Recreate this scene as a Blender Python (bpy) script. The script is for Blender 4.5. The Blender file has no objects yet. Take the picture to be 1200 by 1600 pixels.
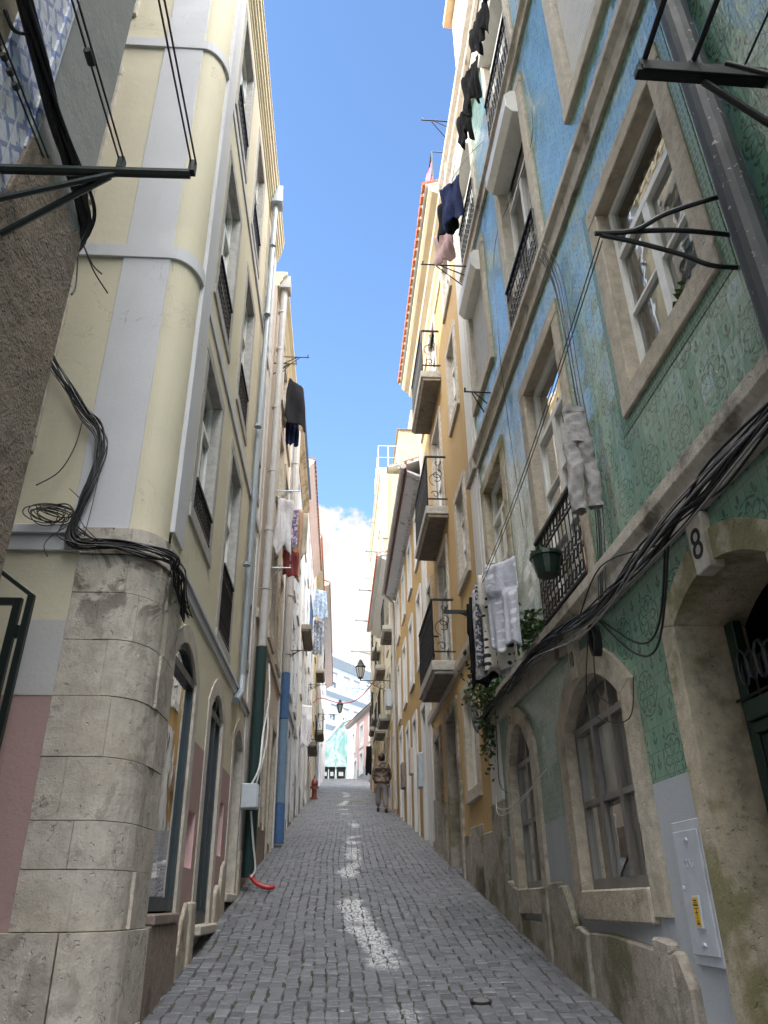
import bpy, bmesh, math, random
from mathutils import Vector, Matrix
random.seed(7)
sc = bpy.context.scene
COL = sc.collection
R_ = math.radians
SL = math.tan(R_(9.56))                    # slope of the street
def ground_z(y):
    if y < 62: return SL * y
    if y < 68: return SL * 62 + 0.03 * (y - 62)
    return SL * 62 + 0.18

# ------------------------------------------------------------------ nodes
class X:
    """socket with arithmetic"""
    def __init__(s, nt, k): s.nt, s.k = nt, k
    def _m(s, op, *a):
        n = s.nt.nodes.new('ShaderNodeMath'); n.operation = op
        for i, v in enumerate((s,) + a):
            if isinstance(v, X): s.nt.links.new(v.k, n.inputs[i])
            else: n.inputs[i].default_value = v
        return X(s.nt, n.outputs[0])
    def __add__(s, o): return s._m('ADD', o)
    def __sub__(s, o): return s._m('SUBTRACT', o)
    def __mul__(s, o): return s._m('MULTIPLY', o)
    def __truediv__(s, o): return s._m('DIVIDE', o)
    def __radd__(s, o): return s._m('ADD', o)
    def __rmul__(s, o): return s._m('MULTIPLY', o)
    def __rsub__(s, o): return (s * -1.0) + o
    def fr(s): return s._m('FRACT')
    def fl(s): return s._m('FLOOR')
    def ab(s): return s._m('ABSOLUTE')
    def lt(s, o): return s._m('LESS_THAN', o)
    def gt(s, o): return s._m('GREATER_THAN', o)
    def mx(s, o): return s._m('MAXIMUM', o)
    def mn(s, o): return s._m('MINIMUM', o)
    def sq(s): return s._m('SQRT')
    def sin(s): return s._m('SINE')
    def pw(s, o): return s._m('POWER', o)
    def step(s, a, b):
        n = s.nt.nodes.new('ShaderNodeMapRange'); n.interpolation_type = 'SMOOTHSTEP'
        s.nt.links.new(s.k, n.inputs[0]); n.inputs[1].default_value = a; n.inputs[2].default_value = b
        return X(s.nt, n.outputs[0])

class Mat:
    def __init__(s, name):
        s.m = bpy.data.materials.new(name); s.m.use_nodes = True
        s.nt = s.m.node_tree; s.b = s.nt.nodes['Principled BSDF']
        g = s.nt.nodes.new('ShaderNodeNewGeometry'); s.pos = g.outputs['Position']; s.geo = g
        sp = s.nt.nodes.new('ShaderNodeSeparateXYZ'); s.nt.links.new(s.pos, sp.inputs[0])
        s.x, s.y, s.z = [X(s.nt, sp.outputs[i]) for i in range(3)]
        s.h = None
    def vec(s, x, y, z):
        c = s.nt.nodes.new('ShaderNodeCombineXYZ')
        for i, v in enumerate((x, y, z)):
            if isinstance(v, X): s.nt.links.new(v.k, c.inputs[i])
            else: c.inputs[i].default_value = v
        return c.outputs[0]
    def noise(s, scale, detail=4, rough=.55, sx=1, sy=1, sz=1, dist=0, off=0):
        mp = s.nt.nodes.new('ShaderNodeMapping'); mp.inputs[3].default_value = (sx, sy, sz); mp.inputs[1].default_value = (off, off * .7, off * 1.3)
        s.nt.links.new(s.pos, mp.inputs[0])
        n = s.nt.nodes.new('ShaderNodeTexNoise'); n.inputs['Scale'].default_value = scale
        n.inputs['Detail'].default_value = detail; n.inputs['Roughness'].default_value = rough; n.inputs['Distortion'].default_value = dist
        s.nt.links.new(mp.outputs[0], n.inputs['Vector']); return X(s.nt, n.outputs[0])
    def voro(s, scale, feature='DISTANCE_TO_EDGE'):
        n = s.nt.nodes.new('ShaderNodeTexVoronoi'); n.feature = feature; n.inputs['Scale'].default_value = scale
        s.nt.links.new(s.pos, n.inputs['Vector']); return X(s.nt, n.outputs[0])
    def white(s, vec):
        n = s.nt.nodes.new('ShaderNodeTexWhiteNoise'); n.noise_dimensions = '3D'
        s.nt.links.new(vec, n.inputs[0]); return X(s.nt, n.outputs[0])
    def attr(s, name):
        n = s.nt.nodes.new('ShaderNodeAttribute'); n.attribute_name = name; return X(s.nt, n.outputs['Fac'])
    def mix(s, fac, a, b):
        n = s.nt.nodes.new('ShaderNodeMix'); n.data_type = 'RGBA'
        def put(v, i):
            if isinstance(v, tuple): n.inputs[i].default_value = (*v[:3], 1)
            elif isinstance(v, X): s.nt.links.new(v.k, n.inputs[i])
            elif isinstance(v, (int, float)): n.inputs[i].default_value = v
            else: s.nt.links.new(v, n.inputs[i])
        put(fac, 0); put(a, 6); put(b, 7); return n.outputs[2]
    def color(s, c):
        if isinstance(c, tuple): s.b.inputs['Base Color'].default_value = (*c[:3], 1)
        else: s.nt.links.new(c, s.b.inputs['Base Color'])
        return s
    def rough(s, r):
        if isinstance(r, X): s.nt.links.new(r.k, s.b.inputs['Roughness'])
        else: s.b.inputs['Roughness'].default_value = r
        return s
    def metal(s, v): s.b.inputs['Metallic'].default_value = v; return s
    def bump(s, h, dist=.01, strength=1.0):
        n = s.nt.nodes.new('ShaderNodeBump'); n.inputs['Distance'].default_value = dist; n.inputs['Strength'].default_value = strength
        s.nt.links.new(h.k, n.inputs['Height'])
        s.nt.links.new(n.outputs[0], s.b.inputs['Normal']); return s

def plaster(name, col, dirt=(.22, .2, .17), amount=.35, bump=.006, peel=None, peelcol=None, lump=.5):
    m = Mat(name)
    big = m.noise(.9, 5, .6); st = m.noise(2.2, 5, .6, 3, 3, .22, off=3); fine = m.noise(45, 4, .6)
    c = m.mix(big.step(.35, .75) * .35, col, tuple(x * .8 for x in col))
    c = m.mix(st.step(.52, .78) * amount, c, dirt)
    c = m.mix(fine.step(.45, .8) * .18, c, tuple(x * .7 for x in col))
    if peel:
        p = (m.noise(1.7, 8, .65, off=9)).step(peel, peel + .03)
        c = m.mix(p, c, peelcol)
        h = fine * .4 + m.noise(6, 4) * 1.2 - p * 1.0
    else: h = fine * .35 + m.noise(7, 4) * lump + m.noise(2.2, 2) * lump * 2
    ck = (m.noise(1.6, 6, .62, off=40, dist=.8) - .5).ab().lt(.0016) * m.noise(.8, 3, off=44).gt(.55)
    c = m.mix(ck * .5, c, tuple(x * .4 for x in col)); c = m.mix(m.noise(.55, 3, .5, off=50).step(.58, .60) * .14, c, tuple(min(.8, x * 1.25) for x in col))
    m.color(c).rough(.86).bump(h - ck * .4, bump); m.b.inputs['Specular IOR Level'].default_value = .25
    return m.m

def stone(name, col, dark, moss=None, scale=1.0, grime=.5, bump=.008, pits=True):
    m = Mat(name)
    n1 = m.noise(3 * scale, 7, .62); n2 = m.noise(13 * scale, 6, .6, off=4); n3 = m.noise(70, 4, .6)
    v = m.noise(5, 6, .6, 2.5, 2.5, .35, off=8)
    lo = tuple(a * .80 for a in col); hi = tuple(min(.85, a * 1.12) for a in col)
    c = m.mix(n2.step(.3, .7), lo, hi)
    c = m.mix((m.noise(1.1, 4, .6, off=31)).step(.4, .65) * .35, c, tuple(a * b for a, b in zip(col, (.86, .80, .70))))
    c = m.mix(n1.step(.54, .72) * grime, c, dark)
    c = m.mix(v.step(.60, .80) * grime, c, dark)
    c = m.mix(n3.step(.52, .72) * .35, c, tuple(a * .5 for a in col))
    if moss: c = m.mix((m.noise(2.0, 6, .6, off=15)).step(.47, .62) * .75, c, moss)
    h = n2 * .9 + n3 * .45 + n1 * .8
    if pits: h = h - (m.noise(28, 3, .5, off=2)).step(.62, .72) * .6
    m.color(c).rough(.9).bump(h, bump); m.b.inputs['Specular IOR Level'].default_value = .2
    return m.m

def paint(name, col, rough=.5, metal=0.0, wear=None, bump=.001):
    m = Mat(name)
    n = m.noise(9, 5, .6); f = m.noise(60, 3)
    c = m.mix(n.step(.4, .75) * .4, col, tuple(a * .65 for a in col))
    if wear: c = m.mix((m.noise(20, 7, .7, off=5)).step(.62, .66), c, wear)
    m.color(c).rough(n * .25 + (rough - .12)).metal(metal).bump(f + n * 2, bump)
    return m.m

def cloth(name, col, col2=None, kind=None, sc_=.05):
    m = Mat(name)
    c = m.mix(m.noise(14, 4).step(.35, .7) * .4, col, tuple(a * .72 for a in col))
    if kind == 'dots':
        u = (m.y / sc_ + m.x / sc_ * .6); v = m.z / sc_ + (u.fl() * .5)
        d = ((u.fr() - .5) * (u.fr() - .5) + (v.fr() - .5) * (v.fr() - .5)).sq()
        r = m.white(m.vec(u.fl(), v.fl(), 0.0))
        c = m.mix((d - r * .14).lt(.13), c, col2)
    elif kind == 'mottle':
        c = m.mix(m.noise(1 / sc_, 3, .6).step(.5, .56), c, col2)
    elif kind == 'check':
        u = (m.x / sc_).fr().gt(.5); v = (m.z / sc_).fr().gt(.5)
        c = m.mix(u * .5 + v * .4, c, col2)
    m.color(c).rough(.92).bump(m.noise(240, 2) + m.noise(9, 4) * 5, .004)
    m.b.inputs['Specular IOR Level'].default_value = .15
    return m.m

def glass(name, tint=(.75, .8, .8), refl=.10, body=None, bodyfac=.0):
    m = Mat(name); nt = m.nt
    tr = nt.nodes.new('ShaderNodeBsdfTransparent'); tr.inputs[0].default_value = (*tint, 1)
    gl = nt.nodes.new('ShaderNodeBsdfGlossy'); gl.inputs['Roughness'].default_value = .015
    bp = nt.nodes.new('ShaderNodeBump'); bp.inputs['Distance'].default_value = .0012; nt.links.new(m.noise(3.5, 2).k, bp.inputs['Height']); nt.links.new(bp.outputs[0], gl.inputs['Normal'])
    fz = nt.nodes.new('ShaderNodeFresnel'); fz.inputs[0].default_value = 1.52
    f = X(nt, fz.outputs[0]) * 1.5 + refl
    ms = nt.nodes.new('ShaderNodeMixShader'); nt.links.new(f.mn(1.0).k, ms.inputs[0])
    last = tr
    if bodyfac:
        df = nt.nodes.new('ShaderNodeBsdfDiffuse'); nt.links.new(m.mix(m.noise(4, 5, .6, 1, 1, .3).step(.4, .7), body, tuple(a * .7 for a in body)), df.inputs[0])
        m2 = nt.nodes.new('ShaderNodeMixShader'); m2.inputs[0].default_value = bodyfac
        nt.links.new(tr.outputs[0], m2.inputs[1]); nt.links.new(df.outputs[0], m2.inputs[2]); last = m2
    nt.links.new(last.outputs[0], ms.inputs[1]); nt.links.new(gl.outputs[0], ms.inputs[2])
    nt.links.new(ms.outputs[0], nt.nodes['Material Output'].inputs[0])
    return m.m

def green_tiles():
    m = Mat('green_tile'); t = .14
    U = m.y / t; V = m.z / t
    fu = U.fr() - .5; fv = V.fr() - .5
    par = ((U.fl() + V.fl()) / 2).fr().gt(.25) * 2.0 - 1.0
    fx = fu * par
    def ell(x, y, cx, cy, a, b): 
        p = (x - cx) / a; q = (y - cy) / b; return (p * p + q * q).lt(1.0)
    leaf = ell(fx, fv, 0.0, .2, .085, .18).mx(ell(fx - fv * .6, fv, .14, -.05, .085, .14)).mx(ell(fx + fv * .6, fv, -.14, -.05, .085, .14))
    leaf = leaf.mx((fx.ab()).lt(.015) * (fv.ab()).lt(.4))
    G = 3.0
    row = (V / G).fl()
    gu = ((U / G) + row * .5).fr() - .5; gv = (V / G).fr() - .5
    r2 = gu * gu + gv * gv; r = (r2 + 1e-5).sq(); c2 = ((gu * gu - gv * gv) / (r2 + 1e-5)).ab()
    s2 = ((gu * gv * 2.0) / (r2 + 1e-5)).ab()
    petal = ((r - (c2 * c2 * .20 + .06)).ab()).lt(.025)
    petal2 = ((r - (s2 * s2 * .25 + .05)).ab()).lt(.024)
    inr = r.lt(.36)
    ros = petal.mx(petal2).mx(((r - .32).ab()).lt(.016) * c2.gt(.45)) * inr
    mask = ros.mx(leaf * (1.0 - inr))
    wob = m.noise(30, 3).step(.25, .5)
    tone = m.white(m.vec(U.fl(), V.fl(), 1.0))
    stain = m.noise(1.1, 6, .6).step(.4, .75)
    base = m.mix(stain * .28 + tone * .3, (.135, .29, .205), (.085, .205, .145))
    c = m.mix(mask * wob * .92, base, (.022, .07, .05))
    gr = (fu.ab().gt(.482)).mx(fv.ab().gt(.482))
    c = m.mix(gr * .75, c, (.05, .085, .07))
    c = m.mix(m.noise(26, 2, .4, off=6).step(.76, .775), c, (.55, .55, .5))
    c = m.mix(m.noise(1.6, 7, .7, 2, 2, .5, off=11).step(.64, .80) * .15, c, (.10, .15, .09))
    ta = m.white(m.vec(U.fl(), V.fl(), 2.0)) - .5; tb = m.white(m.vec(U.fl(), V.fl(), 3.0)) - .5
    h = fu * ta * 2.0 + fv * tb * 2.0 + m.noise(26, 2, .5, 1, 1.6, .6) * .6 + m.noise(7, 2) * .22 - gr * .25
    m.color(c).rough(m.noise(5, 3) * .2 + .25).bump(h, .009, .8)
    m.b.inputs['Specular IOR Level'].default_value = .5; m.b.inputs['Coat Weight'].default_value = 1.0; m.b.inputs['Coat IOR'].default_value = 1.62; m.b.inputs['Coat Roughness'].default_value = .11
    m.nt.links.new(m.b.inputs['Normal'].links[0].from_socket, m.b.inputs['Coat Normal'])
    return m.m

def blue_tiles():
    m = Mat('blue_white_tile'); t = .135
    U = m.y / t; V = m.z / t
    a = ((U + V) * 1.0).fr(); b = ((U - V) * 1.0).fr()
    k = (a.lt(.3)).mx(b.lt(.22)) * (((U * 2.0).fr()).gt(.2)); k2 = (((U.fr() - .5).ab() + (V.fr() - .5).ab())).lt(.2)
    mask = k.mx(k2) * m.noise(25, 3).step(.3, .5)
    c = m.mix(mask * .9, (.50, .52, .57), (.07, .12, .33))
    gr = (U.fr() - .5).ab().gt(.488).mx((V.fr() - .5).ab().gt(.488))
    c = m.mix(gr * .6, c, (.2, .2, .2)); c = m.mix(m.noise(3, 6, .65).step(.5, .7) * .5, c, (.14, .13, .12))
    m.color(c).rough(.3).bump(m.noise(15, 3) - gr * .3, .006)
    return m.m

def cobble_mat():
    m = Mat('basalt_cobble')
    rn = m.attr('tone')
    n = m.noise(30, 5, .6); n2 = m.noise(150, 3, .6); big = m.noise(.7, 5, .6, off=3)
    c = m.mix(rn, (.065, .067, .076), (.185, .187, .20))
    c = m.mix(n.step(.4, .72) * .5, c, (.24, .245, .26))
    c = m.mix(big.step(.45, .7) * .4, c, (.075, .075, .08))
    # pale sky glints painted into the colour, wandering down the middle of the lane
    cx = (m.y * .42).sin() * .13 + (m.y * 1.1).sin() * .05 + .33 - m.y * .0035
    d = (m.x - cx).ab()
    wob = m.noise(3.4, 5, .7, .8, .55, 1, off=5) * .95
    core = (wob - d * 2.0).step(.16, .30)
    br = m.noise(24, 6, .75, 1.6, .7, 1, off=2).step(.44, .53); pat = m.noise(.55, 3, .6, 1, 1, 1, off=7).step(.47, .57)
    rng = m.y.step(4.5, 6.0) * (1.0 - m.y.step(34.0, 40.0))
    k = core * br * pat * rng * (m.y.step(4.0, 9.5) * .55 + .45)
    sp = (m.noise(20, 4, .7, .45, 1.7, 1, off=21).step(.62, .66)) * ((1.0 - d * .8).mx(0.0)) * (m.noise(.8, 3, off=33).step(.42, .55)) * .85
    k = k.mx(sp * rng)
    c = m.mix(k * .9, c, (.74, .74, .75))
    m.color(c).rough(n * .3 + .36).bump(n * .8 + n2 * .3, .006)
    m.b.inputs['Specular IOR Level'].default_value = .55
    return m.m

def flat(name, col, rough=.8): return Mat(name).color(col).rough(rough).m

MT = {}
M = MT
M['yellow'] = plaster('pale_yellow_plaster', (.625, .575, .44), (.42, .38, .26), .22, .005)
M['grey_band'] = plaster('pale_grey_plaster', (.56, .56, .585), (.38, .37, .36), .2, .004)
M['pink_dado'] = plaster('dusty_pink_plaster', (.40, .27, .255), (.2, .16, .15), .3)
M['niche'] = plaster('niche_pink_plaster', (.62, .42, .42), (.4, .3, .3), .1)
M['grey_patch'] = plaster('grey_patch_plaster', (.50, .49, .49), (.3, .28, .27), .25)
M['pier'] = stone('pier_limestone', (.45, .41, .365), (.17, .15, .125), grime=.62, bump=.012)
def pier_mat():
    m = Mat('pier_limestone'); col = (.47, .425, .37)
    n1 = m.noise(2.2, 6, .6); n2 = m.noise(10, 6, .6, off=4); n3 = m.noise(60, 4, .6); sk = m.noise(7, 5, .6, 2.2, 2.2, .3, off=8)
    c = m.mix(n2.step(.3, .7), tuple(a * .84 for a in col), tuple(a * 1.12 for a in col))
    c = m.mix(n1.step(.42, .66) * .45, c, (.36, .31, .25)); c = m.mix(sk.step(.58, .74) * .35, c, (.24, .21, .175)); c = m.mix(n3.step(.55, .75) * .3, c, (.22, .2, .17))
    st = m.noise(2.6, 6, .62, 1, 1, 1, off=12, dist=1.2)
    c = m.mix(st.step(.50, .57) * m.z.step(3.15, 3.45) * .8, c, (.15, .13, .105)); c = m.mix(st.step(.56, .62) * .45, c, (.2, .175, .145))
    cr = (m.noise(2.3, 5, .6, off=20, dist=.6) - .5).ab().lt(.0022) * m.noise(1.3, 3, off=6).gt(.52)
    c = m.mix(cr * .7, c, (.1, .085, .07))
    m.color(c).rough(.9).bump(n2 * 1.0 + n3 * .35 + n1 * 1.2 - cr * .8 - (m.noise(22, 3, .5, off=2)).step(.64, .72) * .5, .011); m.b.inputs['Specular IOR Level'].default_value = .2
    return m.m
M['pier'] = pier_mat()
M['lime'] = stone('limestone', (.49, .45, .385), (.15, .13, .10), grime=.45)
M['lime_clean'] = stone('clean_limestone', (.52, .48, .42), (.25, .22, .19), grime=.3, bump=.005)
M['lime_grey'] = stone('grey_limestone', (.41, .40, .385), (.2, .19, .175), grime=.3, bump=.004)
M['lime_moss'] = stone('mossy_limestone', (.50, .44, .34), (.11, .095, .07), moss=(.16, .15, .055), grime=.5, bump=.012)
M['lime_brown'] = stone('warm_limestone', (.46, .41, .335), (.10, .08, .06), grime=.6, bump=.01)
M['plinth'] = stone('grimy_plinth_stone', (.37, .335, .29), (.13, .115, .10), moss=(.12, .12, .06), grime=.7, bump=.014)
M['brown_plinth'] = stone('brown_render', (.27, .215, .185), (.1, .08, .07), grime=.6, bump=.008)
M['green'] = green_tiles()
M['dado'] = plaster('blue_grey_cement', (.40, .42, .445), (.24, .24, .24), .3, .006)
M['belt'] = stone('belt_limestone', (.50, .46, .40), (.07, .06, .048), grime=.8, bump=.01)
M['roughstone'] = stone('rough_dark_render', (.27, .225, .18), (.10, .082, .065), grime=.7, bump=.05, scale=.8)
M['grey_render'] = plaster('dark_grey_render', (.30, .305, .295), (.17, .17, .155), .35, .01)
M['olive_render'] = plaster('olive_render', (.24, .205, .145), (.08, .07, .05), .5, .012)
M['bluetile'] = blue_tiles()
M['ochre'] = plaster('ochre_plaster', (.50, .345, .165), (.3, .2, .1), .35)
M['ochre2'] = plaster('dull_ochre_plaster', (.45, .30, .12), (.22, .17, .1), .4)
M['cream'] = plaster('cream_plaster', (.70, .64, .47), (.4, .36, .27), .3)
M['beige'] = plaster('beige_plaster', (.56, .49, .42), (.3, .26, .22), .4)
M['greywall'] = plaster('peeling_blue_grey_plaster', (.50, .52, .56), (.2, .2, .2), .5, .01, .58, (.3, .28, .26))
M['whitewall'] = plaster('worn_white_plaster', (.68, .66, .62), (.3, .28, .25), .5, .008, .64, (.4, .37, .33))
M['butter'] = plaster('butter_yellow_plaster', (.68, .56, .33), (.4, .33, .2), .3)
M['tall'] = plaster('aged_butter_plaster', (.40, .355, .22), (.28, .24, .17), .35)
M['tallpale'] = plaster('aged_pale_plaster', (.40, .375, .31), (.28, .26, .22), .3)
M['whiteplaster'] = plaster('white_plaster', (.74, .74, .72), (.45, .45, .43), .25)
M['bluewhite'] = plaster('blue_white_plaster', (.55, .61, .69), (.5, .55, .6), .12)
M['pinkwall'] = plaster('salmon_pink_plaster', (.62, .44, .42), (.6, .45, .42), .15)
M['greyplinth'] = plaster('grey_plinth_plaster', (.33, .35, .38), (.25, .25, .26), .2)
M['white'] = paint('white_paint', (.74, .74, .71), .4)
M['white_stone'] = plaster('white_painted_stone', (.66, .65, .63), (.35, .33, .3), .35, .005)
M['greyframe'] = paint('grey_aluminium', (.23, .22, .21), .42, .2)
M['darkframe'] = paint('dark_teal_metal', (.030, .040, .045), .4, .3)
M['green_door'] = paint('dark_green_paint', (.012, .032, .024), .35)
M['iron'] = paint('black_iron', (.014, .015, .017), .5, .3, (.06, .035, .02))
M['iron_blue'] = paint('blue_painted_iron', (.05, .11, .22), .5)
M['greeniron'] = paint('green_black_iron', (.012, .022, .020), .4, .2)
M['zinc'] = paint('zinc_pipe', (.36, .41, .46), .38, .6)
M['pvc'] = paint('pale_pvc', (.43, .42, .41), .5)
M['darkpipe'] = paint('dark_slate_pipe', (.022, .027, .03), .6, .0, (.3, .3, .3))
M['greenpipe'] = paint('dark_green_pipe', (.012, .038, .036), .4)
M['bluepipe'] = paint('blue_pipe', (.06, .14, .30), .45)
M['bluepipe2'] = paint('faded_blue_pipe', (.16, .25, .36), .5)
M['rubber'] = paint('black_cable_rubber', (.010, .010, .012), .5)
M['white_cable'] = paint('white_cable_sheath', (.6, .6, .58), .5)
M['red_cable'] = paint('red_hose_plastic', (.45, .03, .03), .4)
M['terracotta'] = stone('terracotta', (.48, .155, .075), (.2, .09, .06), grime=.5)
M['terracotta_dark'] = stone('dark_terracotta', (.23, .105, .07), (.07, .05, .04), grime=.6)
M['redpaint'] = paint('dull_red_fascia', (.16, .05, .04), .6)
M['glass'] = glass('window_glass', (.62, .66, .66), .12)
M['glass_dark'] = glass('dusty_glass', (.4, .42, .42), .10, (.18, .18, .17), .45)
M['glass_shop'] = glass('shop_glass', (.30, .33, .34), .34)
M['frost'] = glass('whitened_glass', (.5, .5, .5), .06, (.40, .43, .41), .8)
M['dark'] = flat('dark_interior', (.012, .012, .012))
M['curtain'] = cloth('lace_curtain', (.62, .60, .54))
M['curtain_beige'] = cloth('beige_curtain', (.50, .45, .36))
M['shutter'] = paint('grey_shutter_slats', (.52, .52, .51), .5)
M['slat_white'] = paint('white_shutter_slats', (.70, .69, .66), .5)
M['cabinet'] = paint('grey_cabinet_paint', (.46, .48, .52), .45)
M['box'] = paint('light_blue_grey_plastic', (.50, .55, .60), .45)
M['label'] = flat('yellow_label', (.75, .45, .02), .5)
M['ink'] = flat('black_ink', (.012, .012, .014), .6)
M['leaf'] = Mat('leaf'); 
_l = M['leaf']; _l.color(_l.mix(_l.noise(25, 3).step(.35, .65), (.035, .075, .02), (.07, .12, .035))).rough(.55); M['leaf'] = _l.m
M['soil'] = stone('joint_dirt', (.085, .08, .074), (.02, .02, .016), moss=(.04, .05, .02), grime=.6)
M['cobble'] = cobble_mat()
M['concrete'] = stone('balcony_concrete', (.46, .44, .40), (.10, .085, .065), grime=.45)
M['concrete_dark'] = stone('dark_balcony_concrete', (.20, .18, .155), (.045, .04, .033), grime=.8)  # darker concrete for soffits and some balcony slabs
M['hyd'] = paint('weathered_red_paint', (.20, .045, .035), .5, 0, (.3, .2, .18))
M['skin'] = flat('skin', (.36, .2, .13), .5)
M['hair'] = flat('black_hair', (.012, .010, .009), .5)

# ------------------------------------------------------------------ frames and meshes
class Fr:
    """facade frame: s along the wall, z up the wall, o out of the wall"""
    def __init__(f, org, s, o, up=(0, 0, 1)):
        f.org, f.s, f.o, f.up = Vector(org), Vector(s), Vector(o), Vector(up)
    def P(f, s, z, o=0): return f.org + f.s * s + f.up * z + f.o * o

def facade(x0, y0, yaw, lean, side):
    y = R_(yaw); l = math.tan(R_(lean))
    o = Vector((-side * math.cos(y), side * math.sin(y), 0))
    return Fr((x0, y0, 0), (math.sin(y), math.cos(y), 0), o, Vector((0, 0, 1)) - o * l)
FL = facade(-1.25, 0, .2, 1.09, -1)
FR1 = facade(1.86, 6, -.8, 0, 1)
FR2 = facade(1.83, 9, -.25, 0, 1)
FW = Fr((0, 0, 0), (1, 0, 0), (0, -1, 0))            # world frame facing the camera
LEAN = math.tan(R_(1.09))
FS = Fr((-1.25 - .21, 4.77, 0), (-1, 0, 0), (0, -1, 0), (-LEAN, 0, 1))   # side wall of the corner house

class MB:
    def __init__(s): s.v, s.f, s.m, s.cur, s.st = [], [], [], 0, []
    def add(s, vs, fs):
        b = len(s.v); s.st.append((b, len(s.f))); s.v += [Vector(p) for p in vs]
        for f in fs: s.f.append([b + i for i in f]); s.m.append(s.cur)
    def hexa(s, p):      # 8 points: bottom 4, top 4
        s.add(p, [(0, 3, 2, 1), (4, 5, 6, 7), (0, 1, 5, 4), (1, 2, 6, 5), (2, 3, 7, 6), (3, 0, 4, 7)]); return s
    def box(s, fr, s0, s1, z0, z1, o0, o1):
        P = fr.P
        return s.hexa([P(s0, z0, o0), P(s1, z0, o0), P(s1, z0, o1), P(s0, z0, o1), P(s0, z1, o0), P(s1, z1, o0), P(s1, z1, o1), P(s0, z1, o1)])
    def quad(s, a, b, c, d): s.add([a, b, c, d], [(0, 1, 2, 3)]); return s
    def sheet(s, fr, s0, s1, z0, z1, o=0):
        P = fr.P; return s.quad(P(s0, z0, o), P(s1, z0, o), P(s1, z1, o), P(s0, z1, o))
    def prism(s, fr, poly, o0, o1):
        n = len(poly); s.add([fr.P(a, b, o0) for a, b in poly] + [fr.P(a, b, o1) for a, b in poly],
                             [tuple(range(n)), tuple(range(2 * n - 1, n - 1, -1))] + [(i, (i + 1) % n, n + (i + 1) % n, n + i) for i in range(n)]); return s
    def profile(s, fr, s0, s1, prof):
        n = len(prof); s.add([fr.P(s0, z, o) for o, z in prof] + [fr.P(s1, z, o) for o, z in prof],
                             [tuple(range(n)), tuple(range(2 * n - 1, n - 1, -1))] + [(i, (i + 1) % n, n + (i + 1) % n, n + i) for i in range(n)]); return s
    def tube(s, pts, r, n=6, cap=True):
        pts = [Vector(p) for p in pts]; L = len(pts)
        rs = r if isinstance(r, (list, tuple)) else [r] * L
        prev = None; rings = []
        for i, p in enumerate(pts):
            t = (pts[min(i + 1, L - 1)] - pts[max(i - 1, 0)])
            t = t.normalized() if t.length > 1e-9 else Vector((0, 0, 1))
            if prev is None:
                a = Vector((0, 0, 1)) if abs(t.z) < .9 else Vector((1, 0, 0)); u = t.cross(a).normalized()
            else:
                u = prev - t * prev.dot(t); u = u.normalized() if u.length > 1e-6 else prev
            prev = u; w = t.cross(u)
            rings.append([p + (u * math.cos(2 * math.pi * k / n + .4) + w * math.sin(2 * math.pi * k / n + .4)) * rs[i] for k in range(n)])
        vs = [q for g in rings for q in g]; fs = []
        for i in range(L - 1):
            for k in range(n): fs.append((i * n + k, i * n + (k + 1) % n, (i + 1) * n + (k + 1) % n, (i + 1) * n + k))
        if cap: fs += [tuple(range(n - 1, -1, -1)), tuple((L - 1) * n + k for k in range(n))]
        s.add(vs, fs); return s
    def build_each(s, name, mat, parent=None, **kw):
        cuts = s.st + [(len(s.v), len(s.f))]; out = []
        for (v0, f0), (v1, f1) in zip(cuts[:-1], cuts[1:]):
            m = MB(); m.v = s.v[v0:v1]; m.f = [[i - v0 for i in f] for f in s.f[f0:f1]]; m.m = [0] * (f1 - f0); out.append(m.build(name, mat, parent, **kw))
        return out
    def build(s, name, mat, parent=None, smooth=False, bevel=0, norm=True):
        off = Vector((0, 0, 0)); q = parent
        while q is not None: off += q.location; q = q.parent
        me = bpy.data.meshes.new(name); me.from_pydata([tuple(v - off) for v in s.v], [], s.f)
        mats = mat if isinstance(mat, list) else [mat]
        for k in mats: me.materials.append(M[k] if isinstance(k, str) else k)
        if len(mats) > 1: me.polygons.foreach_set('material_index', s.m)
        if norm:
            bm = bmesh.new(); bm.from_mesh(me); bmesh.ops.recalc_face_normals(bm, faces=bm.faces); bm.to_mesh(me); bm.free()
        if smooth:
            me.polygons.foreach_set('use_smooth', [True] * len(me.polygons))
        o = bpy.data.objects.new(name, me); COL.objects.link(o)
        if parent is not None: o.parent = parent
        if bevel:
            b = o.modifiers.new('b', 'BEVEL'); b.width = bevel; b.segments = 1; b.limit_method = 'ANGLE'; b.angle_limit = R_(40)
        return o

def thing(name, label, cat, loc, group=None):
    o = bpy.data.objects.new(name, None); o.empty_display_size = .1; COL.objects.link(o); o.location = loc
    o['label'] = label; o['category'] = cat
    if group: o['group'] = group
    return o
def tag(o, label, cat, group=None):
    o['label'] = label; o['category'] = cat
    if group: o['group'] = group
    return o
def lab(o, l): o['label'] = l; return o
def lerp(a, b, t): return a + (b - a) * t
def smooth_path(pts, k=6):
    pts = [Vector(p) for p in pts]; out = []
    for i in range(len(pts) - 1):
        p0 = pts[max(i - 1, 0)]; p1 = pts[i]; p2 = pts[i + 1]; p3 = pts[min(i + 2, len(pts) - 1)]
        for j in range(k):
            t = j / k
            out.append(.5 * ((2 * p1) + (p2 - p0) * t + (2 * p0 - 5 * p1 + 4 * p2 - p3) * t * t + (3 * p1 - p0 - 3 * p2 + p3) * t ** 3))
    out.append(pts[-1]); return out
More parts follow.
